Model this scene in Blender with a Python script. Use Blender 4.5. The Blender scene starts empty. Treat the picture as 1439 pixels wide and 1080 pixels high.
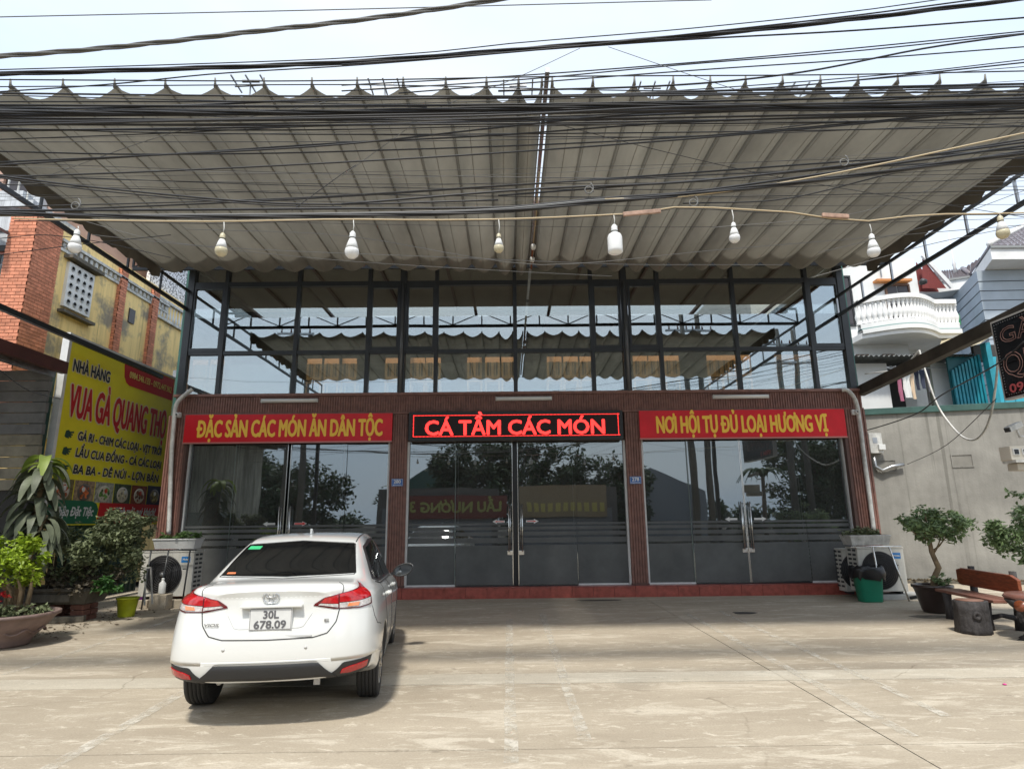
import bpy, bmesh, math, random
from mathutils import Vector, Matrix
from mathutils.bvhtree import BVHTree
R = math.radians
S = bpy.context.scene
COL = S.collection

# ---------------------------------------------------------------- camera
PITCH, ROLL, YAW, HC, FPX = R(12.5), R(.6), R(.45), 1.6, 855.
fw = Vector((math.sin(YAW)*math.cos(PITCH), math.cos(YAW)*math.cos(PITCH), math.sin(PITCH)))
rt0 = Vector((math.cos(YAW), -math.sin(YAW), 0)); up0 = rt0.cross(fw)
up = up0*math.cos(ROLL) + rt0*math.sin(ROLL); rt = rt0*math.cos(ROLL) - up0*math.sin(ROLL)
cd = bpy.data.cameras.new('camera'); cam = bpy.data.objects.new('camera', cd); COL.objects.link(cam)
cam.matrix_world = Matrix(((rt.x, up.x, -fw.x, 0), (rt.y, up.y, -fw.y, 0), (rt.z, up.z, -fw.z, HC), (0, 0, 0, 1)))
cd.sensor_width = 36; cd.lens = FPX/1439*36; cd.clip_end = 2000; cd.clip_start = .05
S.camera = cam
# ---------------------------------------------------------------- sky, sun, exposure
SUN_EL, SUN_AZ = R(60), R(190)      # azimuth measured from +Y towards +X: behind the camera, a little to the left
w = bpy.data.worlds.new('World'); S.world = w; w.use_nodes = True
nt = w.node_tree; nt.nodes.clear()
def N(t, ty, **k):
    n = t.nodes.new(ty)
    for a, v in k.items(): setattr(n, a, v)
    return n
out = N(nt, 'ShaderNodeOutputWorld'); bg = N(nt, 'ShaderNodeBackground'); bg.inputs[1].default_value = .118
sk = N(nt, 'ShaderNodeTexSky', sky_type='NISHITA', sun_disc=False, sun_elevation=SUN_EL, sun_rotation=SUN_AZ, air_density=1.2, dust_density=3.)
tc = N(nt, 'ShaderNodeTexCoord'); mp = N(nt, 'ShaderNodeMapping'); mp.inputs['Scale'].default_value = (1.2, 1.2, 3)
no = N(nt, 'ShaderNodeTexNoise'); no.inputs['Scale'].default_value = 1.6; no.inputs['Detail'].default_value = 5
rp = N(nt, 'ShaderNodeValToRGB'); rp.color_ramp.elements[0].position = .35; rp.color_ramp.elements[1].position = .7
rp.color_ramp.elements[0].color = (3.7, 4.35, 5.2, 1); rp.color_ramp.elements[1].color = (4.6, 4.9, 5.25, 1)
mx = N(nt, 'ShaderNodeMix', data_type='RGBA'); mx.inputs[0].default_value = .86
L = nt.links.new
L(tc.outputs['Generated'], mp.inputs[0]); L(mp.outputs[0], no.inputs[0]); L(no.outputs[0], rp.inputs[0])
L(sk.outputs[0], mx.inputs[6]); L(rp.outputs[0], mx.inputs[7]); L(mx.outputs[2], bg.inputs[0]); L(bg.outputs[0], out.inputs[0])
sd = bpy.data.lights.new('sun', 'SUN'); so = bpy.data.objects.new('sun', sd); COL.objects.link(so)
sd.energy = 2.0; sd.angle = R(5); sd.color = (1, .95, .86)
to_sun = Vector((math.sin(SUN_AZ)*math.cos(SUN_EL), math.cos(SUN_AZ)*math.cos(SUN_EL), math.sin(SUN_EL)))
so.rotation_euler = to_sun.to_track_quat('Z', 'Y').to_euler(); so.location = (0, -10, 40)
S.view_settings.view_transform = 'Standard'; S.view_settings.look = 'None'; S.view_settings.gamma = 1
S.view_settings.use_curve_mapping = False; S.view_settings.exposure = 1.06
S.render.engine = 'CYCLES'; S.cycles.max_bounces = 8; S.cycles.transparent_max_bounces = 24; S.cycles.use_denoising = True
S.cycles.caustics_reflective = False; S.cycles.caustics_refractive = False

# ---------------------------------------------------------------- helpers
def ray(x, y): return fw + rt*((x-719.5)/FPX) - up*((y-540)/FPX)
CP = Vector((0, 0, HC))
def onY(x, y, Y): d = ray(x, y); return CP + d*(Y/d.y)      # the point seen there at distance Y
def onX(x, y, X): d = ray(x, y); return CP + d*(X/d.x)
def onZ(x, y, Z=0): d = ray(x, y); return CP + d*((Z-HC)/d.z)

ORG = {}
def org(o): return ORG.get(o.name, Vector((0, 0, 0)))
def tag(o, label=None, cat=None, group=None, kind=None):
    if label: o['label'] = label
    if cat: o['category'] = cat
    if group: o['group'] = group
    if kind: o['kind'] = kind
    return o
def thing(name, label, cat, loc=(0, 0, 0), rz=0, group=None):
    o = bpy.data.objects.new(name, None); COL.objects.link(o); o.location = loc; o.rotation_euler = (0, 0, rz)
    o.empty_display_size = .2
    ORG[o.name] = Vector(loc) if rz == 0 else Vector((0, 0, 0))
    return tag(o, label, cat, group)
class MB:
    """collects shapes (same coordinates as the parent's parts) and links them as one mesh object"""
    def __init__(s): s.v = []; s.f = []; s.mi = []; s.sm = []; s.m = 0
    def add(s, vs, fs, smooth=False):
        b = len(s.v); s.v += [Vector(q) for q in vs]
        for f in fs: s.f.append([b+i for i in f]); s.mi.append(s.m); s.sm.append(smooth)
        return s
    def box(s, x0, x1, y0, y1, z0, z1):
        return s.add([(x, y, z) for z in (z0, z1) for y in (y0, y1) for x in (x0, x1)],
                     [(0, 2, 3, 1), (4, 5, 7, 6), (0, 1, 5, 4), (2, 6, 7, 3), (0, 4, 6, 2), (1, 3, 7, 5)])
    def bar(s, p, q, w, h=None, upv=(0, 0, 1)):
        p = Vector(p); q = Vector(q); h = h or w; d = (q-p).normalized(); u = Vector(upv)
        if abs(d.dot(u)) > .98: u = Vector((0, 1, 0))
        a = d.cross(u).normalized()*(w/2); b = a.cross(d).normalized()*(h/2)
        vs = [e + x*a + y*b for e in (p, q) for x, y in ((-1, -1), (1, -1), (1, 1), (-1, 1))]
        return s.add(vs, [(0, 1, 2, 3), (7, 6, 5, 4), (0, 4, 5, 1), (1, 5, 6, 2), (2, 6, 7, 3), (3, 7, 4, 0)])
    def tube(s, pts, r, n=6, cap=True):
        pts = [Vector(p) for p in pts]; rs = r if isinstance(r, (list, tuple)) else [r]*len(pts); b = len(s.v); vs = []
        pa = None
        for i, p in enumerate(pts):
            d = (pts[min(i+1, len(pts)-1)] - pts[max(i-1, 0)]).normalized()
            if pa is None:
                u = Vector((0, 0, 1)) if abs(d.z) < .9 else Vector((0, 1, 0)); a = d.cross(u).normalized()
            else: a = (pa - d*pa.dot(d)).normalized()
            pa = a; c = d.cross(a)
            vs += [p + (a*math.cos(t*2*math.pi/n) + c*math.sin(t*2*math.pi/n))*rs[i] for t in range(n)]
        fs = [(i*n+t, i*n+(t+1) % n, (i+1)*n+(t+1) % n, (i+1)*n+t) for i in range(len(pts)-1) for t in range(n)]
        if cap: fs += [tuple(range(n))[::-1], tuple((len(pts)-1)*n+t for t in range(n))]
        return s.add(vs, fs, True)
    def lathe(s, prof, c=(0, 0, 0), n=20, axis='Z', a0=0, sy=1.):
        vs = []
        for (r, h) in prof:
            for t in range(n):
                a = t*2*math.pi/n + a0; x, y = r*math.cos(a), r*math.sin(a)*sy
                q = {'Z': (x, y, h), 'Y': (x, h, y), 'X': (h, x, y)}[axis]
                vs.append(Vector(q) + Vector(c))
        m = len(prof)
        fs = [(i*n+t, i*n+(t+1) % n, (i+1)*n+(t+1) % n, (i+1)*n+t) for i in range(m-1) for t in range(n)]
        fs += [tuple(range(n))[::-1], tuple((m-1)*n+t for t in range(n))]
        return s.add(vs, fs, True)
    def prism(s, poly, f, d):
        """poly: 2D points, f(u,v)->3D, extruded by vector d"""
        a = [Vector(f(*p)) for p in poly]; d = Vector(d); n = len(a)
        return s.add(a + [q+d for q in a], [tuple(range(n)), tuple(range(2*n-1, n-1, -1))] + [(i, i+n, (i+1) % n+n, (i+1) % n) for i in range(n)])
    def mesh(s, name, mats, c):
        me = bpy.data.meshes.new(name); me.from_pydata([v-c for v in s.v], [], s.f)
        for m in (mats if isinstance(mats, (list, tuple)) else [mats]): me.materials.append(m)
        me.polygons.foreach_set('material_index', s.mi); me.polygons.foreach_set('use_smooth', s.sm); me.update()
        return me
    def build(s, name, mat, parent=None, bevel=0, kind=None, label=None, cat=None, group=None, normals=True, c=None):
        if c is None:
            lo = Vector([min(v[i] for v in s.v) for i in range(3)]); hi = Vector([max(v[i] for v in s.v) for i in range(3)])
            c = (lo+hi)/2
            if parent is None: c.z = lo.z
        c = Vector(c)
        me = s.mesh(name, mat, c)
        if normals or bevel:
            bm = bmesh.new(); bm.from_mesh(me)
            if normals: bmesh.ops.recalc_face_normals(bm, faces=bm.faces)
            if bevel:
                es = [e for e in bm.edges if len(e.link_faces) == 2 and e.calc_face_angle(0) > .6]
                bmesh.ops.bevel(bm, geom=es, offset=bevel, segments=2, profile=.6, affect='EDGES', clamp_overlap=True)
            bm.to_mesh(me); bm.free()
        o = bpy.data.objects.new(name, me); COL.objects.link(o)
        if parent: o.parent = parent; o.location = c - org(parent)
        else: o.location = c
        ORG[o.name] = c
        return tag(o, label, cat, group, kind)
def copy_tree(o, parent=None):
    c = o.copy(); COL.objects.link(c); c.parent = parent
    for ch in list(o.children): copy_tree(ch, c)
    return c
def inst(o, c, parent):
    """another instance of part o (shared mesh) centred at c"""
    q = o.copy(); COL.objects.link(q); q.parent = parent; q.location = Vector(c) - org(parent); ORG[q.name] = Vector(c); return q

# ---------------------------------------------------------------- materials
def mat(name, col, rough=.6, metal=0, var=0., vs=3., bump=0., bs=60., streak=0., spec=.5, coat=0, island=0., trans=0, stretch=(1, 1, 1), emit=0, col2=None, cut=(.35, .7), obj=True, det=6, runs=0.):
    m = bpy.data.materials.new(name); m.use_nodes = True; t = m.node_tree; b = t.nodes['Principled BSDF']; l = t.links.new
    b.inputs['Roughness'].default_value = rough; b.inputs['Metallic'].default_value = metal
    b.inputs['Specular IOR Level'].default_value = spec; b.inputs['Coat Weight'].default_value = coat
    b.inputs['Coat Roughness'].default_value = .04
    c = (*col, 1); b.inputs['Base Color'].default_value = c
    if emit: b.inputs['Emission Color'].default_value = c; b.inputs['Emission Strength'].default_value = emit
    tcn = N(t, 'ShaderNodeTexCoord'); g = N(t, 'ShaderNodeNewGeometry')
    src = tcn.outputs['Object'] if obj else g.outputs['Position']
    last = None
    if var or col2:
        mpn = N(t, 'ShaderNodeMapping'); mpn.inputs['Scale'].default_value = stretch; l(g.outputs['Position'], mpn.inputs[0])
        nn = N(t, 'ShaderNodeTexNoise'); nn.inputs['Scale'].default_value = vs; nn.inputs['Detail'].default_value = det; nn.inputs['Roughness'].default_value = .62
        l(mpn.outputs[0], nn.inputs[0]); rr = N(t, 'ShaderNodeValToRGB'); rr.color_ramp.elements[0].position, rr.color_ramp.elements[1].position = cut
        c2 = col2 or tuple(x*(1-var) for x in col)
        rr.color_ramp.elements[0].color = (*c2, 1); rr.color_ramp.elements[1].color = tuple(min(1, x*(1+var*.4)) for x in col)+(1,)
        l(nn.outputs[0], rr.inputs[0]); last = rr.outputs[0]
    if streak:
        m2 = N(t, 'ShaderNodeMapping'); m2.inputs['Scale'].default_value = (3, 3, .18); l(g.outputs['Position'], m2.inputs[0])
        n2 = N(t, 'ShaderNodeTexNoise'); n2.inputs['Scale'].default_value = 2.2; n2.inputs['Detail'].default_value = 8; n2.inputs['Roughness'].default_value = .7
        l(m2.outputs[0], n2.inputs[0]); r2 = N(t, 'ShaderNodeValToRGB'); r2.color_ramp.elements[0].position = .36; r2.color_ramp.elements[1].position = .56
        r2.color_ramp.elements[0].color = (1-streak,)*3+(1,); r2.color_ramp.elements[1].color = (1, 1, 1, 1); l(n2.outputs[0], r2.inputs[0])
        x = N(t, 'ShaderNodeMix', data_type='RGBA', blend_type='MULTIPLY'); x.inputs[0].default_value = 1
        if last: l(last, x.inputs[6])
        else: x.inputs[6].default_value = c
        l(r2.outputs[0], x.inputs[7]); last = x.outputs[2]
    if runs:      # narrow dark runs of dirty water
        m2 = N(t, 'ShaderNodeMapping'); m2.inputs['Scale'].default_value = (5, 5, .1); l(g.outputs['Position'], m2.inputs[0])
        n2 = N(t, 'ShaderNodeTexNoise'); n2.inputs['Scale'].default_value = 1.3; n2.inputs['Detail'].default_value = 7; n2.inputs['Roughness'].default_value = .6
        l(m2.outputs[0], n2.inputs[0]); r2 = N(t, 'ShaderNodeValToRGB'); r2.color_ramp.elements[0].position = .60; r2.color_ramp.elements[1].position = .68
        r2.color_ramp.elements[0].color = (1, 1, 1, 1); r2.color_ramp.elements[1].color = (1-runs, 1-runs, 1-runs*1.05, 1); l(n2.outputs[0], r2.inputs[0])
        x = N(t, 'ShaderNodeMix', data_type='RGBA', blend_type='MULTIPLY'); x.inputs[0].default_value = 1
        if last: l(last, x.inputs[6])
        else: x.inputs[6].default_value = c
        l(r2.outputs[0], x.inputs[7]); last = x.outputs[2]
    if island:
        h = N(t, 'ShaderNodeMapRange'); h.inputs[3].default_value = 1-island; h.inputs[4].default_value = 1+island
        l(g.outputs['Random Per Island'], h.inputs[0]); x = N(t, 'ShaderNodeMix', data_type='RGBA', blend_type='MULTIPLY'); x.inputs[0].default_value = 1
        if last: l(last, x.inputs[6])
        else: x.inputs[6].default_value = c
        l(h.outputs[0], x.inputs[7]); last = x.outputs[2]
    if last: l(last, b.inputs['Base Color'])
    if bump:
        nb = N(t, 'ShaderNodeTexNoise'); nb.inputs['Scale'].default_value = bs; nb.inputs['Detail'].default_value = 4; l(g.outputs['Position'], nb.inputs[0])
        bb = N(t, 'ShaderNodeBump'); bb.inputs['Strength'].default_value = bump; bb.inputs['Distance'].default_value = .02; l(nb.outputs[0], bb.inputs['Height']); l(bb.outputs[0], b.inputs['Normal'])
    if trans:
        o = t.nodes['Material Output']; tr = N(t, 'ShaderNodeBsdfTranslucent'); ms = N(t, 'ShaderNodeMixShader'); ms.inputs[0].default_value = trans
        if last: l(last, tr.inputs[0])
        else: tr.inputs[0].default_value = c
        l(b.outputs[0], ms.inputs[1]); l(tr.outputs[0], ms.inputs[2]); l(ms.outputs[0], o.inputs[0])
    return m
def glassmat(name, tint, refl, reflcol=(.85, .92, .95), dust=0., rough=0.):
    m = bpy.data.materials.new(name); m.use_nodes = True; t = m.node_tree; t.nodes.clear(); l = t.links.new
    o = N(t, 'ShaderNodeOutputMaterial'); a = N(t, 'ShaderNodeBsdfTransparent'); a.inputs[0].default_value = (*tint, 1)
    g = N(t, 'ShaderNodeBsdfGlossy'); g.inputs['Roughness'].default_value = rough; g.inputs[0].default_value = (*reflcol, 1)
    f = N(t, 'ShaderNodeFresnel'); f.inputs[0].default_value = 1.5; ad = N(t, 'ShaderNodeMath', operation='ADD', use_clamp=True); ad.inputs[1].default_value = refl
    x = N(t, 'ShaderNodeMixShader'); l(f.outputs[0], ad.inputs[0]); l(ad.outputs[0], x.inputs[0]); l(a.outputs[0], x.inputs[1]); l(g.outputs[0], x.inputs[2])
    # slight waviness of the sheet
    ge = N(t, 'ShaderNodeNewGeometry'); nn = N(t, 'ShaderNodeTexNoise'); nn.inputs['Scale'].default_value = .9; nn.inputs['Detail'].default_value = 1
    bb = N(t, 'ShaderNodeBump'); bb.inputs['Strength'].default_value = .12; bb.inputs['Distance'].default_value = .02
    l(ge.outputs['Position'], nn.inputs[0]); l(nn.outputs[0], bb.inputs['Height']); l(bb.outputs[0], g.inputs['Normal'])
    if dust:      # a film of dust on the pane
        df = N(t, 'ShaderNodeBsdfDiffuse'); df.inputs[0].default_value = (.5, .5, .48, 1); y = N(t, 'ShaderNodeMixShader'); dn = N(t, 'ShaderNodeTexNoise'); dn.inputs['Scale'].default_value = 1.7; dn.inputs['Detail'].default_value = 8
        dr = N(t, 'ShaderNodeMapRange'); dr.inputs[3].default_value = dust*.3; dr.inputs[4].default_value = dust*1.7; l(ge.outputs['Position'], dn.inputs[0]); l(dn.outputs[0], dr.inputs[0]); l(dr.outputs[0], y.inputs[0])
        l(x.outputs[0], y.inputs[1]); l(df.outputs[0], y.inputs[2]); x = y
    l(x.outputs[0], o.inputs[0]); return m
M = {}
M['black'] = mat('black_metal', (.018, .02, .022), .45)
M['frame'] = mat('charcoal_frame', (.03, .034, .038), .38, 0, .25, 4)
M['steel'] = mat('galvanised_steel', (.42, .43, .44), .35, .8, .3, 6)
M['stainless'] = mat('stainless', (.72, .72, .7), .22, 1)
M['white'] = mat('white_plastic', (.7, .71, .7), .45, 0, .12, 5)
M['dirtywhite'] = mat('weathered_white', (.66, .66, .63), .6, 0, .35, 5, streak=.25)
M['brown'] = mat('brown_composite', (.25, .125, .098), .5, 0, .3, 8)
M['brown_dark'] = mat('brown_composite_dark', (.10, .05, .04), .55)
M['redtile'] = mat('red_glazed_tile', (.38, .095, .072), .3, 0, .35, 9, bump=.1)
M['cable'] = mat('cable_rubber', (.022, .022, .024), .5)
M['cable_grey'] = mat('cable_grey', (.16, .16, .155), .55)
M['cable_beige'] = mat('cable_beige', (.5, .4, .25), .6)
M['green_steel'] = mat('dark_green_sheet', (.022, .075, .062), .5, 0, .35, 3, streak=.3)
M['glass_up'] = glassmat('reflective_window_glass', (.86, .88, .85), .26)
M['glass_low'] = glassmat('tinted_door_glass', (.34, .38, .37), .19, dust=.055, rough=.012)
M['film'] = mat('frosted_film', (.11, .115, .113), .7, 0, .25, 2.2)
M['rubber'] = mat('tyre_rubber', (.03, .03, .03), .8, bump=.3)
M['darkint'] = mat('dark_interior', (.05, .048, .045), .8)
# ================================================================ GROUND
def concrete(name, base, dark, light, seed=0.):
    m = bpy.data.materials.new(name); m.use_nodes = True; t = m.node_tree; b = t.nodes['Principled BSDF']; l = t.links.new
    b.inputs['Roughness'].default_value = .82; b.inputs['Specular IOR Level'].default_value = .3
    g = N(t, 'ShaderNodeNewGeometry')
    def nz(sc, det, st, off=0., rough=.6, dist=0.):
        a = N(t, 'ShaderNodeMapping'); a.inputs['Scale'].default_value = st; a.inputs['Location'].default_value = (off+seed, off*1.7, 0)
        n = N(t, 'ShaderNodeTexNoise'); n.inputs['Scale'].default_value = sc; n.inputs['Detail'].default_value = det
        n.inputs['Roughness'].default_value = rough; n.inputs['Distortion'].default_value = dist
        l(g.outputs['Position'], a.inputs[0]); l(a.outputs[0], n.inputs[0]); return n.outputs[0]
    def ramp(x, p0, p1, c0, c1):
        r = N(t, 'ShaderNodeValToRGB'); r.color_ramp.elements[0].position = p0; r.color_ramp.elements[1].position = p1
        r.color_ramp.elements[0].color = (*c0, 1); r.color_ramp.elements[1].color = (*c1, 1); l(x, r.inputs[0]); return r.outputs[0]
    def mix(f, a, c, mode='MIX'):
        x = N(t, 'ShaderNodeMix', data_type='RGBA', blend_type=mode)
        if isinstance(f, float): x.inputs[0].default_value = f
        else: l(f, x.inputs[0])
        for s, q in ((6, a), (7, c)):
            if isinstance(q, tuple): x.inputs[s].default_value = (*q, 1)
            else: l(q, x.inputs[s])
        return x.outputs[2]
    c = ramp(nz(.55, 6, (.7, 1.6, 1)), .3, .72, dark, base)                     # broad tone, drawn out along the frontage
    c = mix(ramp(nz(1.3, 9, (.8, 2.8, 1), 9, .74, .9), .52, .62, (0, 0, 0), (.6, .6, .6)), c, light)   # pale scuffs
    c = mix(ramp(nz(2.0, 10, (.55, 2.6, 1), 31, .75, .3), .52, .66, (0, 0, 0), (.5, .5, .5)), c, dark)           # brushed dirt
    c = mix(ramp(nz(5.5, 10, (.7, 1.7, 1), 77, .78, .8), .56, .63, (0, 0, 0), (.75, .75, .75)), c, light)     # crisp light chips
    c = mix(ramp(nz(9., 8, (.9, 1.6, 1), 17, .75, .5), .56, .64, (0, 0, 0), (.5, .5, .5)), c, dark)
    c = mix(ramp(nz(38, 5, (1, 1, 1), 3, .7), .3, .7, (.84, .84, .84), (1.08, 1.08, 1.08)), c, c, 'MULTIPLY') if False else mix(1., c, ramp(nz(60, 6, (1, 1, 1), 3, .75), .3, .7, (.74, .74, .74), (1, 1, 1)), 'MULTIPLY')
    c = mix(ramp(nz(7, 4, (1, 1, 1), 51, .5), .66, .74, (0, 0, 0), (.45, .45, .45)), c, tuple(x*.45 for x in dark))   # small stains
    # fine crack-like meanders
    v = N(t, 'ShaderNodeTexVoronoi', feature='DISTANCE_TO_EDGE'); v.inputs['Scale'].default_value = .55
    mm = N(t, 'ShaderNodeMix', data_type='RGBA'); mm.inputs[0].default_value = .22
    nn = N(t, 'ShaderNodeTexNoise'); nn.inputs['Scale'].default_value = 2.5; nn.inputs['Detail'].default_value = 6
    l(g.outputs['Position'], nn.inputs[0]); l(g.outputs['Position'], mm.inputs[6]); l(nn.outputs['Color'], mm.inputs[7]); l(mm.outputs[2], v.inputs[0])
    cr = ramp(v.outputs['Distance'], .0, .006, (.45, .42, .38), (1, 1, 1)); msk = ramp(nz(.5, 3, (1, 1, 1), 91), .58, .66, (0, 0, 0), (.6, .6, .6))
    c = mix(msk, c, mix(1., c, cr, 'MULTIPLY'))
    l(c, b.inputs['Base Color'])
    nb = N(t, 'ShaderNodeTexNoise'); nb.inputs['Scale'].default_value = 45; nb.inputs['Detail'].default_value = 6; l(g.outputs['Position'], nb.inputs[0])
    bb = N(t, 'ShaderNodeBump'); bb.inputs['Strength'].default_value = .35; bb.inputs['Distance'].default_value = .01; l(nb.outputs[0], bb.inputs['Height']); l(bb.outputs[0], b.inputs['Normal'])
    return m
M['conc'] = concrete('forecourt_concrete', (.52, .452, .352), (.37, .315, .24), (.70, .635, .52))
M['conc_strip'] = concrete('patched_concrete_strip', (.62, .565, .46), (.5, .445, .355), (.72, .67, .56), 4.)
M['conc_dark'] = concrete('old_side_concrete', (.2, .18, .15), (.1, .09, .07), (.3, .28, .23), 8.)
M['paint'] = mat('worn_white_line_paint', (.68, .64, .56), .8, 0, 0, 7, col2=(.60, .56, .47), cut=(.46, .62), det=12)
t_ = M['paint'].node_tree; g_1 = N(t_, 'ShaderNodeNewGeometry'); n_1 = N(t_, 'ShaderNodeTexNoise'); n_1.inputs['Scale'].default_value = 5; n_1.inputs['Detail'].default_value = 12; n_1.inputs['Roughness'].default_value = .75
r_1 = N(t_, 'ShaderNodeValToRGB'); r_1.color_ramp.elements[0].position = .42; r_1.color_ramp.elements[1].position = .60; r_1.color_ramp.elements[1].color = (.8, .8, .8, 1)
x_1 = N(t_, 'ShaderNodeMixShader'); tr1 = N(t_, 'ShaderNodeBsdfTransparent'); t_.links.new(g_1.outputs['Position'], n_1.inputs[0]); t_.links.new(n_1.outputs[0], r_1.inputs[0]); t_.links.new(r_1.outputs[0], x_1.inputs[0])
t_.links.new(tr1.outputs[0], x_1.inputs[1]); t_.links.new(t_.nodes['Principled BSDF'].outputs[0], x_1.inputs[2]); t_.links.new(x_1.outputs[0], t_.nodes['Material Output'].inputs[0])
M['asphalt'] = mat('asphalt', (.06, .06, .06), .85, 0, .3, 3, bump=.4)
M['soil'] = mat('dark_soil', (.045, .036, .025), .95, 0, .4, 12, bump=1, bs=30)
mb = MB(); mb.add([(-250, -250, -.12), (250, -250, -.12), (250, 250, -.12), (-250, 250, -.12)], [(0, 1, 2, 3)])
mb.build('ground', M['soil'], kind='structure', normals=False)
mb = MB().box(-60, 60, -14, -2.6, -.11, -.05); mb.build('road', M['asphalt'], kind='structure')
mb = MB().box(-60, 60, -19, -14.02, -.11, .08); mb.build('opposite_pavement', M['conc_dark'], kind='structure')
fc = MB().box(-60, 60, -2.6, 16.5, -.11, -.035).build('forecourt', M['conc_dark'], kind='structure')
JX = 2.78
xs = [-26, -16.5, -9.05, JX, 12.9, 24]
g_ = .006
for (y0, y1) in ((-2.6, 4.8), (4.8, 6.58), (6.98, 16.45)):
    for i in range(5):
        m_ = M['conc_dark'] if i < 2 and y0 > 6 else M['conc']
        MB().box(xs[i]+g_, xs[i+1]-g_, y0+g_, y1-g_, -.034, 0).build('concrete_slab', m_, fc)
for i in range(5): MB().box(xs[i]+.002, xs[i+1]-.002, 6.585, 6.975, -.034, .003).build('concrete_strip', M['conc_strip'], fc)
random.seed(5)
def line(x, y0, y1, wd, x1=None):
    x1 = x if x1 is None else x1
    a = MB(); n = max(2, int((y1-y0)/.35)); L_, R_ = [], []
    for i in range(n+1):
        y = y0+(y1-y0)*i/n; c = x+(x1-x)*i/n; L_.append((c-wd/2+random.uniform(-.008, .008), y, 0)); R_.append((c+wd/2+random.uniform(-.008, .008), y, 0))
    for i in range(n):
        yy = (L_[i][1]+L_[i+1][1])/2; z = .0065 if 6.3 < yy < 7.2 else .004
        a.add([(q[0], q[1], z) for q in (L_[i], R_[i], R_[i+1], L_[i+1])], [(0, 1, 2, 3)])
    a.build('painted_line', M['paint'], fc, normals=False)
line(.0, 4.55, 10.6, .1); line(.55, 4.95, 11.25, .095, .57); line(2.98, 4.95, 11.0, .1, 3.03); line(3.56, 5.4, 11.2, .09, 3.68)
line(-5.52, 7.2, 11.6, .085, -5.75); line(-3.1, 4.4, 6.5, .11, -3.16)
# dark patches of bitumen and wet marks near the entrance
M['patch'] = mat('bitumen_patch', (.06, .055, .05), .8, 0, .3, 20)
for (px, py, rx, ry, nm) in ((1046, 861, .22, .16, 'bitumen_patch'), (842, 843, .55, .12, 'wet_stain'), (1304, 866, .32, .18, 'worn_patch')):
    c = onZ(px, py); a = MB(); n = 14
    a.add([(c.x+rx*math.cos(t*2*math.pi/n)*random.uniform(.75, 1.1), c.y+ry*math.sin(t*2*math.pi/n)*random.uniform(.7, 1.1), .004) for t in range(n)], [tuple(range(n))])
    a.build(nm, M['patch'] if nm == 'bitumen_patch' else M['conc_dark'], fc, normals=False)
c = onZ(1412, 962); MB().lathe([(.012, 0), (.02, .006), (.005, .012)], (c.x, c.y, .003), 7).build('pink_petal', mat('pink_petal', (.7, .05, .3), .6), None, label='tiny pink petal lying on the pale concrete strip at the right', cat='petal')
# leaf litter and debris along the left planter edge
random.seed(8); a = MB()
for i in range(420):
    x, y = random.gauss(-7.2, .45), random.uniform(9.2, 13.2); x += (y-11)*.05; s = random.uniform(.01, .045); an = random.uniform(0, 6.3)
    a.add([(x+s*math.cos(an+k*1.57)*(1 if k % 2 else .5), y+s*math.sin(an+k*1.57)*(1 if k % 2 else .5), .004+random.uniform(0, .02)) for k in range(4)], [(0, 1, 2, 3)])
a.build('leaf_litter', mat('leaf_litter', (.07, .05, .03), .9, island=.6), None, label='dry leaf litter and crumbs of soil under the left planters', cat='leaf litter', kind='stuff', normals=False)

# ================================================================ RESTAURANT
D = 13.5
rest = thing('restaurant', 'long restaurant front with glazed upper storey over brown ribbed cladding and glass doors', 'building', (.2, D, 0))
# plinth with red tiles
MB().box(-7.55, 8.0, 13.32, 19, -.03, .205).build('plinth', M['redtile'], rest)
tw = .443; t0 = None
for i in range(35):
    x = -7.55+i*tw
    if t0 is None: t0 = MB().box(x+.003, x+tw-.003, 13.30, 13.325, -.02, .203).build('red_tile', M['redtile'], rest, bevel=.003); tz = ORG[t0.name]
    else: inst(t0, (tz.x+i*tw, tz.y, tz.z), rest)
for i in range(35):
    x = -7.55+i*tw
    if i == 0: t1 = MB().box(x+.003, x+tw-.003, 13.30, 13.53, .206, .222).build('step_tile', M['redtile'], rest, bevel=.003); tz = ORG[t1.name]
    else: inst(t1, (tz.x+i*tw, tz.y, tz.z), rest)
# structure behind: floors, side walls, ceilings, back wall
M['wallint'] = mat('old_interior_wall', (.16, .165, .15), .85, 0, .3, 3, streak=.6)
MB().box(-7.5, 7.95, 13.62, 21, .2, .225).build('floor', mat('grey_floor_tile', (.13, .13, .12), .3, 0, .2, 3), rest)
MB().box(-7.56, -7.42, 13.75, 21, .21, 4.3).build('side_wall', M['wallint'], rest)
MB().box(7.8, 7.95, 13.75, 21, .21, 4.3).build('side_wall', M['wallint'], rest)
MB().box(-7.5, 7.95, 21, 21.15, .21, 7.6).build('back_wall', mat('interior_wall', (.22, .21, .2), .8, 0, .2, 1), rest)
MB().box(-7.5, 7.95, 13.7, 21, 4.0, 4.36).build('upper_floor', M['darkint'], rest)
MB().box(-7.5, 7.95, 17.66, 21, 7.62, 7.66).build('rear_roof', M['darkint'], rest); MB().box(-7.5, 7.95, 17.6, 19.6, 4.37, 5.22).build('upper_stage', M['darkint'], rest)  # opening ahead of the rear roof added to let sun onto the chairs
MB().box(-7.5, 7.95, 13.72, 16.72, 7.62, 7.64).build('added_translucent_roof', mat('added_beige_roof_sheet', (.13, .112, .09), .6, trans=.8), rest)  # sheet added in place of a ceiling to bring daylight into the upper room
for k in range(8): MB().box(-7.4+k*2.15, -7.32+k*2.15, 13.75, 21, 7.53, 7.61).build('roof_beam', M['brown_dark'], rest)
MB().box(-7.5, 7.95, 20.6, 20.98, 4.4, 7.6).build('upper_back_wall', mat('dark_partition', (.03, .028, .026), .7), rest)
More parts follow.
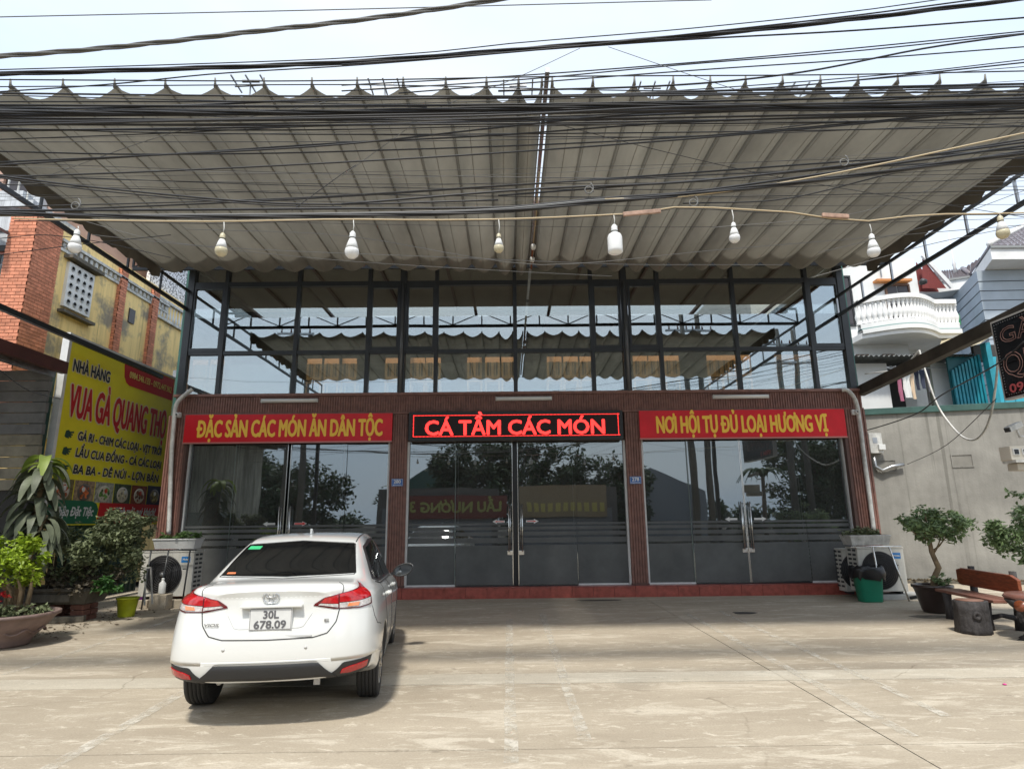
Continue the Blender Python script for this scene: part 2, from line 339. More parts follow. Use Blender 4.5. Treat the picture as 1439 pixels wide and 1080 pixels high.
# flat roof soffit reaching out over the terrace, under beams
MB().box(-7.75, 8.05, 10.4, 13.52, 7.42, 7.52).build('eave_soffit', mat('beige_soffit_sheet', (.3, .27, .22), .6, 0, .2, 2, stretch=(1, .2, 1)), rest)
a = MB()
for x in [-7.7+i*1.57 for i in range(11)]: a.box(x, x+.06, 10.45, 13.5, 7.36, 7.419)
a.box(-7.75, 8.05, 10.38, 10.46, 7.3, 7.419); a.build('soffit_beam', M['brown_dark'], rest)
# brown ribbed cladding
def ribs(x0, x1, y, z0, z1, nm, pitch=.056):
    b = MB(); n = max(1, round((x1-x0)/pitch)); p = (x1-x0)/n
    for i in range(n):
        a0 = x0+i*p; pr = [(a0, y+.022), (a0+p*.16, y), (a0+p*.62, y), (a0+p*.78, y+.022), (a0+p, y+.022)]
        b.add([(q[0], q[1], z) for q in pr for z in (z0, z1)], [(2*k, 2*k+1, 2*k+3, 2*k+2) for k in range(4)])
    b.box(x0, x1, y+.024, y+.12, z0, z1)
    return b.build(nm, M['brown'], rest, kind='stuff')
ribs(-7.42, 7.98, 13.40, 3.965, 4.34, 'ribbed_cladding')
MB().box(-7.46, 8.02, 13.36, 13.56, 4.342, 4.405).build('top_trim', M['brown'], rest, bevel=.006)
MB().box(-7.42, 7.98, 13.375, 13.45, 3.925, 3.963).build('lower_trim', M['brown'], rest, bevel=.004)
for (x0, x1, y) in ((-7.50, -7.10, 13.34), (-2.60, -2.22, 13.40), (2.60, 2.95, 13.40), (7.53, 7.98, 13.34)):
    ribs(x0, x1, y, .26, 3.92, 'ribbed_column')
    MB().box(x0-.01, x1+.01, y-.015, y+.15, .222, .262).build('column_base', M['brown_dark'], rest, bevel=.004)
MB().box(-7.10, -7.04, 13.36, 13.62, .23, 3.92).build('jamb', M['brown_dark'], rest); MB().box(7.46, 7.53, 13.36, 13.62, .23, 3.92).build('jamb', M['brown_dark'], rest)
# ---- ground floor glass doors
film = [(1.485, 1.53), (1.385, 1.45), (1.262, 1.34), (1.11, 1.218), (.26, 1.062)]
def bay(x0, xa, xm, xb, x1, arrow, gap, lab=None):
    zt = 3.30
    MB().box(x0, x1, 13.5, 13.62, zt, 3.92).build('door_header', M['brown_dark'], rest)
    for (u, v, y, fixed) in ((x0, xa, 13.53, 1), (xa-.06, xm-gap, 13.50, 0), (xm+gap, xb+.06, 13.50, 0), (xb, x1, 13.53, 1)):
        p = MB().box(u, v, y, y+.012, .25, zt).build('fixed_pane' if fixed else 'glass_door', M['glass_low'], rest)
        f = MB()
        for (z0, z1) in film: f.box(u+.012, v-.012, y-.0035, y-.0015, z0, z1)
        f.build('frosted_film', M['film'], p)
        if fixed:
            MB().box(u+.002, v-.002, y-.022, y-.002, .225, .262).build('bottom_channel', M['white'], p)
        else:
            MB().box(u+.01, v-.01, y-.006, y+.018, .226, .249).build('bottom_rail', M['frame'], p)
            ex = v if v < xm+.2 else u      # meeting edge
            s = -1 if ex == v else 1
            MB().bar((ex, y+.006, .25), (ex, y+.006, zt), .016, .02).build('edge_strip', M['stainless'], p)
            hx = ex+s*.085
            h = MB().tube([(hx, y-.055, .93), (hx, y-.055, 1.93)], .014, 8)
            for zz in (1.02, 1.84): h.tube([(hx, y-.055, zz), (hx, y, zz)], .009, 6)
            h.build('handle', M['stainless'], p)
            h = MB().tube([(hx-s*.035, y-.03, .98), (hx-s*.035, y-.03, 1.9)], .008, 6); h.build('inner_handle', M['stainless'], p)
            MB().box(min(ex, ex+s*.12), max(ex, ex+s*.12), y-.018, y+.03, .86, .95).build('lock', M['stainless'], p, bevel=.004)
            if arrow:
                ax = ex+s*.17; q = [(0, -.022), (.17, -.022), (.17, -.05), (.27, 0), (.17, .05), (.17, .022), (0, .022)]
                MB().prism([(ax+s*u_, 1.56+v_) for u_, v_ in q], lambda u_, v_: (u_, y-.004, v_), (0, .002, 0)).build('arrow_sticker', M['white'], p)
                if (arrow == 2) or (arrow == 1 and s > 0):
                    c_ = M['arrow_red']
                    o_ = [(.008, -.016), (.178, -.016), (.178, -.036), (.25, 0), (.178, .036), (.178, .016), (.008, .016)]
                    if arrow == 1: MB().prism([(ax+s*u_, 1.56+v_) for u_, v_ in o_], lambda u_, v_: (u_, y-.0065, v_), (0, .002, 0)).build('arrow_print', c_, p)
                    else: MB().prism([(ax+s*(.014+u_*.85), 1.56+v_*.45) for u_, v_ in o_], lambda u_, v_: (u_, y-.0065, v_), (0, .002, 0)).build('arrow_print', c_, p)
    for xx in (xa, xb):
        MB().box(xx-.075, xx-.012, 13.514, 13.524, .25, zt).build('brush_strip', M['edge_glass'], rest)
        MB().box(xx-.012, xx+.004, 13.512, 13.526, .25, zt).build('edge_strip', M['steel'], rest)
    for xx, s in ((x0, 1), (x1, -1)): MB().box(min(xx, xx+s*.045), max(xx, xx+s*.045), 13.47, 13.55, .222, zt).build('white_jamb', M['white'], rest)
M['arrow_red'] = mat('arrow_red', (.65, .03, .03), .5); M['edge_glass'] = mat('pale_glass_edge', (.2, .25, .24), .2)
bay(-7.05, -5.95, -4.83, -3.62, -2.6, 1, .035)
bay(-2.22, -1.09, .15, 1.42, 2.6, 2, .06)
bay(2.95, 4.03, 5.15, 6.40, 7.47, 3, .012)
MB().box(.10, .20, 13.56, 13.60, .23, 3.3).build('gap_shade_strip', M['black'], rest)  # black strip stands in for the darkness in the open door gap
# ---- upper storey glazing
Z0, Z1, Z2, Z3, Z4, Z5 = 4.41, 5.33, 5.42, 6.98, 7.09, 7.5
colsX = [(-7.33, -6.54, 1), (-6.54, -4.85, 0), (-4.85, -3.2, 0), (-3.2, -2.46, 1), (-2.36, -1.63, 1), (-1.63, .19, 0), (.19, 1.97, 0), (1.97, 2.68, 1), (2.80, 3.54, 1), (3.54, 5.3, 0), (5.3, 7.05, 0), (7.05, 7.82, 1)]
fy = 13.46
for (x0, x1, case) in colsX:
    for (z0, z1, mid) in ((Z0, Z1, 0), (Z2, Z3, 1), (Z4, Z5, 0)):
        if case and mid:
            q = .085
            s_ = MB().box(x0+.03, x1-.03, fy-.03, fy+.01, z0-.02, z0+q-.02).box(x0+.03, x1-.03, fy-.03, fy+.01, z1-q+.02, z1+.02).box(x0+.03, x0+q, fy-.028, fy+.01, z0+q-.02, z1-q+.02).box(x1-q, x1-.03, fy-.028, fy+.01, z0+q-.02, z1-q+.02).build('window_sash', M['frame'], rest)
            MB().box(x0+q, x1-q, fy+.012, fy+.02, z0+q-.02, z1-q+.02).build('pane', M['glass_up'], s_)
        else:
            MB().box(x0+.035, x1-.035, fy+.03, fy+.038, z0, z1).build('pane', M['glass_up'], rest)
vx = sorted(set([c[0] for c in colsX if c[2] == 0] + [c[1] for c in colsX if c[2] == 0]))
for x in vx: MB().box(x-.045, x+.045, fy-.035, fy+.07, Z0, 7.55).build('mullion', M['frame'], rest, bevel=.006)
for x in (-7.36, -2.41, 2.74, 7.85):
    MB().box(x-.075, x+.075, fy-.05, fy+.07, Z0-.03, 7.55).build('corner_post' if abs(x) > 5 else 'wide_mullion', M['frame'], rest, bevel=.006)
    if abs(x) < 5: MB().tube([(x, fy-.075, Z0-.02), (x, fy-.075, 7.0)], .04, 10).build('downpipe', mat('glossy_grey_pipe', (.1, .105, .11), .2), rest)
for (u, v) in ((-7.29, -2.49), (-2.33, 2.66), (2.82, 7.77)):
    MB().box(u, v, fy-.02, fy+.065, Z1, Z2).build('transom', M['frame'], rest); MB().box(u, v, fy-.025, fy+.065, Z3, Z4).build('transom', M['frame'], rest)
    MB().box(u, v, fy-.02, fy+.065, Z0-.03, Z0+.005).build('sill_rail', M['frame'], rest)
# interior glass balustrade just behind the lowest panes
M['frost'] = glassmat('inner_balustrade_glass', (.62, .66, .62), .07)
MB().box(-7.3, 7.8, 13.62, 13.63, 4.4, 5.14).build('inner_balustrade', M['frost'], rest)
# return wall on both ends, roof edge
MB().box(-7.5, -7.44, 13.56, 21, 4.41, 7.6).build('end_glass', M['glass_up'], rest); MB().box(7.93, 7.99, 13.56, 21, 4.41, 7.6).build('end_glass', M['glass_up'], rest)
for x in (-7.62, 8.1): MB().box(x-.05, x+.05, 13.75, 13.9, 0, 7.6).build('green_corner_post', mat('green_painted_post', (.04, .13, .11), .5, 0, .2, 4), rest)

# chairs upstairs behind the glass, seen as slotted back rests
M['wood'] = mat('light_brown_wood', (.85, .42, .18), .45, 0, .2, 7, stretch=(6, 6, .8))
def hichair():
    t = thing('wooden_chair', 'high-backed slatted wooden chair', 'chair', (0, 0, 0))
    ORG[t.name] = Vector((0, 0, 0))
    b = MB().box(-.19, .19, -.015, .015, .93, 1.06).box(-.19, .19, -.015, .015, .50, .58)
    b.build('top_rail', M['wood'], t, bevel=.01)
    for i, x in enumerate((-.165, -.075, 0, .075, .165)):
        MB().box(x-(.03 if i in (0, 4) else (.035 if i == 2 else .012)), x+(.03 if i in (0, 4) else (.035 if i == 2 else .012)), -.012, .012, .58, .93).build('back_slat', M['wood'], t)
    MB().box(-.2, .2, -.02, .38, .42, .46).build('seat', M['wood'], t, bevel=.008)
    for x in (-.17, .17):
        for y in (0, .34): MB().box(x-.02, x+.02, y-.02, y+.02, 0, .42).build('leg', M['wood'], t)
    return t
hc = None
chx = [431, 455, 480, 541, 576, 598, 656, 681, 704, 768, 791, 814, 889, 911, 933, 993, 1013, 1034]
words = ['first', 'second', 'third', 'fourth', 'fifth', 'sixth', 'seventh', 'eighth', 'ninth', 'tenth', 'eleventh', 'twelfth', 'thirteenth', 'fourteenth', 'fifteenth', 'sixteenth', 'seventeenth', 'eighteenth']
for i, px in enumerate(chx):
    p = onY(px+11, 515, 18.25)
    o = hichair() if hc is None else copy_tree(hc)
    if hc is None: hc = o
    o.location = (p.x, 18.25, 5.22); o['group'] = 'wooden chairs lined up behind the upstairs glass'
    o['label'] = words[i] + ' slotted wooden chair back from the left, behind the upstairs window glass'
# platform lift so the backs reach the transom
for o in list(COL.objects):
    if o.name.startswith('wooden_chair'): o.scale = (1.2, 1, 1.22)

# ---------------------------------------------------------------- text
def text(s, name, m, parent, o, U, V, width, cap, bold=0., ext=.004, align='L', slant=0., tilt=0, label=None):
    """letters as mesh: o = start of the baseline, U along, V up, width of the whole line (None: natural), cap height, bold = stroke growth in metres"""
    s = s.replace('Đ', 'Ð'); horns = [i for i, ch in enumerate(s) if ch in 'ƠỜỚỢ']
    s = s.translate({ord('Ơ'): 'O', ord('Ờ'): 'Ò', ord('Ớ'): 'Ó', ord('Ợ'): 'Ọ'})
    def glyphs(q):
        c = bpy.data.curves.new(name, 'FONT'); c.body = q; c.shear = slant; c.resolution_u = 3
        ob = bpy.data.objects.new(name, c); COL.objects.link(ob); bpy.context.view_layer.update()
        me = ob.to_mesh(); r = ([v.co.copy() for v in me.vertices], [tuple(p.vertices) for p in me.polygons])
        ob.to_mesh_clear(); bpy.data.objects.remove(ob); bpy.data.curves.remove(c); return r
    vs, fs = glyphs(s)
    for i in horns:                                             # the horn of Ơ drawn on its upper right shoulder
        xr = max(v.x for v in glyphs(s[:i+1])[0])-.0; b_ = len(vs)
        vs += [Vector((xr+u, v, 0)) for u, v in ((-.16, .60), (-.06, .62), (.0, .67), (.01, .74), (.01, .80), (.09, .80), (.09, .70), (.04, .60), (-.06, .54))]
        fs += [(b_, b_+1, b_+8), (b_+1, b_+2, b_+7, b_+8), (b_+2, b_+3, b_+6, b_+7), (b_+3, b_+4, b_+5, b_+6)]
    x0 = min(v.x for v in vs); x1 = max(v.x for v in vs); sy = cap/.71; sx = (width/(x1-x0)) if width else sy
    U = Vector(U).normalized(); V = Vector(V).normalized(); Nn = U.cross(V); o = Vector(o)
    if align == 'C': o = o - U*((x1-x0)*sx/2)
    bm = bmesh.new(); sh = [(0, 0)]
    if bold: sh = [(bold*math.cos(k*math.pi/4), bold*math.sin(k*math.pi/4)) for k in range(8)] + [(0, 0)]
    for k, (du, dv) in enumerate(sh):
        bv = [bm.verts.new(o + U*((v.x-x0)*sx+du) + V*(v.y*sy+dv) + Nn*(ext+k*.0003)) for v in vs]; nf = []
        for f in fs:
            try: nf.append(bm.faces.new([bv[i] for i in f]))
            except ValueError: pass
        if k == len(sh)-1:
            nv = list({v for f in nf for v in f.verts}); bmesh.ops.remove_doubles(bm, verts=nv, dist=1e-5)
            nf = [f for f in bm.faces if f.is_valid and f.calc_center_median().dot(Nn) > (o+Nn*(ext+k*.0003-.0001)).dot(Nn)]
            be = [e for f in nf for e in f.edges if len(e.link_faces) == 1]
            r = bmesh.ops.extrude_edge_only(bm, edges=list(set(be)))
            for v in r['geom']:
                if isinstance(v, bmesh.types.BMVert): v.co -= Nn*(ext*.9)
    lo = Vector([min(v.co[i] for v in bm.verts) for i in range(3)]); hi = Vector([max(v.co[i] for v in bm.verts) for i in range(3)]); cc = (lo+hi)/2
    for v in bm.verts: v.co -= cc
    me = bpy.data.meshes.new(name); bm.to_mesh(me); bm.free(); me.materials.append(m)
    q = bpy.data.objects.new(name, me); COL.objects.link(q)
    if parent: q.parent = parent; q.location = cc - org(parent)
    else: q.location = cc
    ORG[q.name] = cc
    if label: q['label'] = label
    return q
# ---------------------------------------------------------------- banners, LED sign, plates, lamps
M['redban'] = mat('red_banner_vinyl', (.74, .012, .022), .35, 0, .15, 1.5, spec=.35, bump=.35, bs=2.2)
M['yellowink'] = mat('yellow_letter', (.98, .60, .06), .45)
def banner(x0, x1, z0, z1, s, tx0, tx1, lab):
    t = thing('banner', lab, 'banner', ((x0+x1)/2, 13.36, z0), group='red banners over the glass doors')
    MB().box(x0, x1, 13.325, 13.365, z0, z1).build('panel', M['redban'], t, bevel=.004)
    MB().box(x0-.01, x1+.01, 13.31, 13.37, z0-.035, z0-.002).build('bottom_rail', mat('pinkish_rail', (.5, .18, .16), .3), t)
    text(s, 'lettering', M['yellowink'], t, (tx0, 13.322, z0+.115), (1, 0, 0), (0, 0, 1), tx1-tx0, .37, .014, .004)
banner(-7.12, -2.55, 3.32, 3.93, 'ĐẶC SẢN CÁC MÓN ĂN DÂN TỘC', -6.83, -2.77, 'red banner with yellow lettering ĐẶC SẢN over the left glass doors')
banner(2.92, 7.50, 3.32, 3.93, 'NƠI HỘI TỤ ĐỦ LOẠI HƯƠNG VỊ', 3.30, 7.08, 'red banner with yellow lettering NƠI HỘI TỤ over the right glass doors')
led = thing('led_sign', 'glowing red LED sign reading CÁ TẦM CÁC MÓN over the middle doors', 'LED sign', (.2, 13.3, 3.3))
MB().box(-2.17, 2.53, 13.22, 13.37, 3.29, 3.93).build('case', M['black'], led, bevel=.01)
MB().box(-2.10, 2.46, 13.212, 13.219, 3.35, 3.87).build('screen', mat('led_matrix', (.012, .012, .012), .6), led)
M['ledred'] = mat('led_red', (1, .035, .03), .5, emit=1.5)
M['scan'] = mat('led_scan_gap', (.04, .006, .006), .6)
text('CÁ TẦM CÁC MÓN', 'lettering', M['ledred'], led, (-1.80, 13.209, 3.42), (1, 0, 0), (0, 0, 1), 3.92, .315, .012, .003)
a = MB()
for i in range(20): a.box(-2.0, 2.4, 13.2015, 13.2045, 3.40+i*.0215, 3.404+i*.0215)
a.build('scan_line', M['scan'], led)
a = MB()
for i in range(150): x = -2.06+i*.0302; a.box(x, x+.017, 13.206, 13.211, 3.375, 3.389).box(x, x+.017, 13.206, 13.211, 3.838, 3.852)
for i in range(16): z = 3.382+i*.0302; a.box(-2.07, -2.055, 13.206, 13.211, z, z+.017).box(2.42, 2.435, 13.206, 13.211, z, z+.017)
a.build('dot_border', M['ledred'], led, kind='stuff')
for (x, n, lab) in ((-2.41, '280', 'blue house number plate 280 on the brown column left of the middle doors'), (2.775, '278', 'blue house number plate 278 on the brown column right of the middle doors')):
    t = thing('number_plate', lab, 'number plate', (x, 13.39, 2.33), group='blue house number plates')
    MB().box(x-.125, x+.125, 13.375, 13.388, 2.33, 2.49).build('plate', mat('blue_enamel', (.03, .13, .42), .3), t, bevel=.003)
    a = MB()
    for (u0, u1, v0, v1) in ((-.118, .118, .148, .153), (-.118, .118, .007, .012), (-.118, -.113, .012, .148), (.113, .118, .012, .148)): a.box(x+u0, x+u1, 13.372, 13.376, 2.33+v0, 2.33+v1)
    for k in range(7): a.box(x-.09+k*.027, x-.072+k*.027, 13.372, 13.376, 2.352, 2.366)
    a.build('white_border', M['white'], t)
    text(n, 'lettering', M['white'], t, (x-.075, 13.373, 2.392), (1, 0, 0), (0, 0, 1), .15, .075, .004, .002)
M['tube'] = mat('tube_lamp_white', (.85, .86, .84), .35)
for (px, lab) in ((407, 'left'), (736, 'middle'), (1041, 'right')):
    p = onY(px, 559, 13.35)
    t = thing('tube_light', 'white tube light fitting on the cladding above the %s doors' % lab, 'tube light', (p.x, 13.34, 4.22), group='tube lights on the brown cladding')
    MB().box(p.x-.63, p.x+.63, 13.32, 13.395, 4.195, 4.275).build('housing', M['white'], t, bevel=.006)
    MB().tube([(p.x-.6, 13.31, 4.235), (p.x+.6, 13.31, 4.235)], .026, 10).build('lamp_tube', M['tube'], t)
for (px, py, lab) in ((250, 583, 'left'), (1201, 579, 'right')):
    p = onY(px, py, 13.3)
    t = thing('security_camera', 'small white turret camera on the %s end column' % lab, 'camera', (p.x, 13.3, p.z), group='turret cameras on the end columns')
    MB().box(p.x-.07, p.x+.07, 13.27, 13.34, p.z-.06, p.z+.06).build('base', M['white'], t, bevel=.02)
    MB().lathe([(.045, 0), (.05, -.03), (.03, -.06)], (p.x+.015, 13.27, p.z), 14, 'Y').build('housing', M['white'], t)
    MB().lathe([(.02, -.062), (.02, -.066)], (p.x+.015, 13.27, p.z), 12, 'Y').build('lens', M['black'], t)
# conduits curling down from the upper corners
def pipe(pts, r, m, name, label, cat='pipe', group=None): 
    P = [Vector(p) for p in pts]; Q = []
    for i in range(len(P)-1):
        a_, b_, c_, d_ = P[max(i-1, 0)], P[i], P[i+1], P[min(i+2, len(P)-1)]
        for k in range(6):
            u = k/6; Q.append(.5*((2*b_) + (c_-a_)*u + (2*a_-5*b_+4*c_-d_)*u*u + (3*b_-a_-3*c_+d_)*u**3))
    Q.append(P[-1]); return MB().tube(Q, r, 8).build(name, m, None, label=label, cat=cat, group=group)
pipe([onY(270, 547, 13.3), onY(262, 553, 13.25), onY(248, 568, 13.25), onY(244, 600, 13.25), onY(241, 640, 13.25), onY(239, 700, 13.25), onY(237, 750, 13.25)], .045, M['dirtywhite'], 'conduit', 'white corrugated conduit running down the left end column', group='white conduits')
pipe([onY(1183, 548, 13.3), onY(1192, 549, 13.25), onY(1203, 565, 13.25), onY(1209, 600, 13.25), onY(1214, 640, 13.25), onY(1221, 690, 13.25), onY(1228, 745, 13.25)], .045, M['dirtywhite'], 'conduit', 'white corrugated conduit running down the right end column', group='white conduits')
# interior welcome sign seen through the middle doors
t = thing('welcome_sign', 'dark red sign reading Kính chào quý khách ! inside behind the middle doors', 'sign', (.1, 17.5, 2.6))
MB().box(-1.35, 1.75, 17.5, 17.56, 2.5, 3.6).build('board', mat('dark_red_board', (.12, .02, .02), .5), t)
text('Kính chào quý khách !', 'lettering', mat('gold_letter', (.6, .45, .25), .5), t, (-1.05, 17.49, 2.72), (1, 0, 0), (0, 0, 1), 2.6, .2, .006, .006, slant=.2)
for i in range(5):
    x = -5.6+i*2.6; ln = ('far left', 'left', 'middle', 'right', 'far right')[i]
    t = thing('dining_table', 'dark dining table inside the ground floor, the %s one of the row' % ln, 'table', (x, 16.3, .225), group='dining tables inside the ground floor')
    MB().box(x-.6, x+.6, 15.9, 16.7, .92, .96).build('table_top', M['wood'], t, bevel=.006)
    for sx in (-.52, .52):
        for sy in (-.32, .32): MB().box(x+sx-.03, x+sx+.03, 16.3+sy-.03, 16.3+sy+.03, .225, .92).build('leg', M['wood'], t)
# ================================================================ CANOPY
M['fabric'] = mat('grey_beige_canopy_fabric', (.275, .265, .228), .75, 0, .34, 1.0, trans=.22, stretch=(1, .35, 1), spec=.2, det=8)
M['seam'] = mat('canopy_seam', (.2, .19, .165), .8)
can = thing('retractable_canopy', 'wide grey-beige pleated fabric canopy stretched over the forecourt', 'canopy', (.2, 11.3, 6.3))
random.seed(3)
FY, BY = 6.12, 11.25
ribL = [-6.85, -6.27, -5.67, -5.07, -4.48, -3.9, -3.33, -2.77, -2.22, -1.70, -1.17, -.68, -.21, .16, .43]
ribR = [.55, 1.02, 1.5, 1.95, 2.38, 2.79, 3.22, 3.66, 4.1, 4.56, 5.05, 5.58, 6.12, 6.66, 7.20]
def zrib(y): return 6.50 + .05*(y-FY)/(BY-FY) - .0
def panel(ribs_, name):
    b = MB(); NU, NV = 10, 26; off = {}
    for i in range(len(ribs_)-1):
        x0, x1 = ribs_[i], ribs_[i+1]; wd = x1-x0; sag = .10 + max(0, .52-wd)*.5 + random.uniform(-.015, .015); vs = []
        for j in range(NV+1):
            v = j/NV; y = FY + (BY-FY)*v
            for k in range(NU+1):
                u = k/NU; s_ = 1-(2*abs(u-.5))**1.7
                z = zrib(y) - sag*s_*(1+.12*math.sin(v*9+i)) ; yy = y
                if j == 0: yy = y + .06*s_
                if j == 1: yy = y + .03*s_
                if j == NV: yy = y + .05*s_; z -= .03*s_
                z += .012*math.sin(y*5+i*2.1)*s_ + .006*math.sin(y*13+i)*s_
                vs.append((x0+wd*u, yy, z))
        fs = [(j*(NU+1)+k, j*(NU+1)+k+1, (j+1)*(NU+1)+k+1, (j+1)*(NU+1)+k) for j in range(NV) for k in range(NU)]
        b.add(vs, fs, True)
    o = b.build(name, M['fabric'], can, normals=False)
    # stitched seams: one along every pleat's middle, one beside every rib
    s_ = MB()
    for i in range(len(ribs_)-1):
        x0, x1 = ribs_[i], ribs_[i+1]; wd = x1-x0; random.seed(i+7)
        for u in (.5, .06):
            sg = .10 + max(0, .52-wd)*.5; f_ = 1-(2*abs(u-.5))**1.7
            s_.tube([(x0+wd*u, FY+.08*f_+(BY-FY-.12)*q/8, zrib(FY+(BY-FY)*q/8)-sg*f_*1.0-.012-.02*f_) for q in range(9)], .0045, 4, False)
    s_.build('stitching', M['seam'], o, kind='stuff')
    random.seed(3)
    return o
pl = panel(ribL, 'fabric_panel'); pr = panel(ribR, 'fabric_panel')
for x in ribL+ribR:
    MB().tube([(x, FY-.02, zrib(FY)+.02), (x, BY-.05, zrib(BY)+.02)], .016, 6).build('rib', M['seam'], can)
    MB().tube([(x, FY-.01, zrib(FY)-.02), (x, FY-.03, zrib(FY)+.09)], [.018, .009], 6).build('rib_tip', M['seam'], can)
# hanging side skirts with a scalloped lower hem
for (x, s) in ((-6.86, -1), (7.21, 1)):
    b = MB(); n = 96; vs = []
    for i in range(n+1):
        y = FY-.05+(BY-FY+.15)*i/n; sc = abs(math.sin(i/n*math.pi*12))
        for k, q in enumerate((0, .5, 1)): vs.append((x+s*(.03+.02*math.sin(i*.9))*q, y, zrib(y)+.03-(.21+.06*sc)*q))
    b.add(vs, [(i*3+k, i*3+k+1, i*3+k+4, i*3+k+3) for i in range(n) for k in (0, 1)], True)
    b.build('side_skirt', mat('skirt_fabric', (.14, .13, .11), .8, 0, .15, 2), can, normals=False)
# central guide rail with white pulleys along the gap
MB().bar((.49, FY-.1, 6.62), (.49, 13.4, 6.62), .05, .06).build('guide_rail', M['steel'], can)
MB().tube([(.49, 8.0, 6.54), (.50, 9.2, 6.50), (.49, 11.3, 6.52)], .012, 5).build('pull_cord', M['cable_beige'], can)
for y in (10.2, 10.75): MB().lathe([(.03, -.05), (.05, -.02), (.05, .03), (.02, .06)], (.49, y, 6.40), 10).build('pulley', M['white'], can)
MB().bar((.49, 10.5, 6.5), (.49, 11.2, 6.42), .03, .05).build('rusty_bracket', mat('rust', (.2, .07, .03), .8), can)
# steel frame carrying it: side trusses and one across the back
def truss(p, q, h, nm, n, diag=True):
    t = thing(nm[0], nm[1], 'truss', p, group='steel trusses around the canopy'); p, q = Vector(p), Vector(q)
    MB().bar(p, q, .05, .07).build('lower_chord', M['black'], t); u = Vector((0, 0, h))
    MB().bar(p+u, q+u, .05, .05).build('upper_chord', M['black'], t)
    for i in range(n+1):
        a_ = p+(q-p)*i/n; MB().bar(a_+Vector((0, 0, .036)), a_+u-Vector((0, 0, .026)), .035).build('upright', M['steel'] if nm[2] else M['black'], t)
        if diag and i < n:
            b_ = p+(q-p)*(i+1)/n; e = Vector((0, 0, .036))
            (MB().bar(a_+e, b_+u-e, .022) if i % 2 == 0 else MB().bar(a_+u-e, b_+e, .022)).build('brace', M['black'], t)
truss((-7.55, 11.55, 6.62), (7.75, 11.55, 6.62), .40, ('steel_truss', 'dark steel truss crossing behind the rear edge of the canopy', 0), 20)
truss((-7.40, 3.2, 6.48), (-7.40, 13.42, 6.42), .44, ('steel_truss', 'dark steel side truss left of the canopy', 0), 9, False)
truss((7.72, 3.2, 6.10), (7.72, 13.42, 6.16), .44, ('steel_truss', 'dark steel side truss right of the canopy', 1), 10, False)
t = thing('support_beam', 'thin dark pipe beam running from the left end column out past the yellow sign', 'beam', (-7.9, 13.6, 4.9)); MB().bar((-7.9, 13.6, 4.86), (-7.9, 3.5, 4.98), .07, .09).build('beam', M['black'], t)
t = thing('support_beam', 'thick grey-brown box beam on the right that the black LED sign hangs beside', 'beam', (8.02, 13.5, 4.4)); MB().bar((8.02, 13.5, 4.36), (8.02, 3.5, 5.02), .16, .22).build('beam', mat('weathered_beam', (.07, .062, .05), .7, 0, .5, 2), t, bevel=.01)
for (x, zt, zb, lab) in ((-7.4, 6.42, 0, 'left'), (8.02, 5.0, 0, 'right')):      # posts standing outside the frame
    t = thing('steel_post', 'dark steel post carrying the %s side beam near the street' % lab, 'post', (x, 3.3, 0)); MB().box(x-.06, x+.06, 3.24, 3.36, 0, zt).build('post', M['black'], t)

# ================================================================ RIGHT SIDE
M['wall'] = mat('cement_render', (.31, .30, .272), .9, 0, .3, .9, streak=.1, runs=.32, bump=.25, bs=25, det=8)
t = thing('concrete_wall', 'grey streaked cement wall with a teal coping on the right', 'wall', (11, 15.3, 0))
wa, wb = Vector((7.9, 16.15, 0)), Vector((15.5, 14.2, 0)); wd = (wb-wa).normalized(); wn = Vector((wd.y, -wd.x, 0))
def onwall(px, py, off=0.):
    d = ray(px, py); k = (wa+wn*off-CP).dot(wn)/d.dot(wn); return CP+d*k
def wallbox(b, s0, s1, n0, n1, z0, z1):
    q = [wa+wd*s+wn*n for s, n in ((s0, n0), (s1, n0), (s1, n1), (s0, n1))]
    return b.add([(p.x, p.y, z) for z in (z0, z1) for p in q], [(0, 3, 2, 1), (4, 5, 6, 7), (0, 1, 5, 4), (1, 2, 6, 5), (2, 3, 7, 6), (3, 0, 4, 7)])
wl = (wb-wa).length
w_ = wallbox(MB(), 0, wl, -.2, 0, 0, 4.18).build('render', M['wall'], t)
wallbox(MB(), 0, wl, -.25, .07, 4.18, 4.34).build('coping', mat('teal_coping', (.045, .11, .095), .6, 0, .3, 4), t, bevel=.01)
for (px, py) in ((1352, 647), (1245, 655)):
    p = onwall(px, py); s = (p-wa).dot(wd); z = p.z
    for (a0, a1, b0, b1) in ((-.24, .24, .14, .165), (-.24, .24, -.165, -.14), (-.24, -.215, -.14, .14), (.215, .24, -.14, .14)): wallbox(MB(), s+a0, s+a1, .0, .02, z+b0, z+b1).build('recess_rim', M['wall'], t)
    wallbox(MB(), s-.215, s+.215, .0, .004, z-.14, z+.14).build('recess_face', mat('recess_render', (.25, .24, .215), .9, 0, .2, 3), t)
wallbox(MB(), 0, wl, 0, .35, 0, .05).build('gutter_ledge', M['conc_dark'], t)
a = MB(); random.seed(2)
for i in range(500):
    s = random.uniform(.5, wl); n = random.expovariate(5); p = wa+wd*s+wn*min(n, .9); sz = random.uniform(.02, .07); an = random.uniform(0, 6)
    a.add([(p.x+sz*math.cos(an+k*1.57), p.y+sz*math.sin(an+k*1.57), .055+random.uniform(0, .05)*(k % 2)) for k in range(4)], [(0, 1, 2, 3)])
a.build('leaf_debris', mat('leaf_debris', (.09, .07, .04), .9, island=.5), None, label='dark leaves and dirt along the foot of the grey wall', cat='leaf debris', kind='stuff', normals=False)
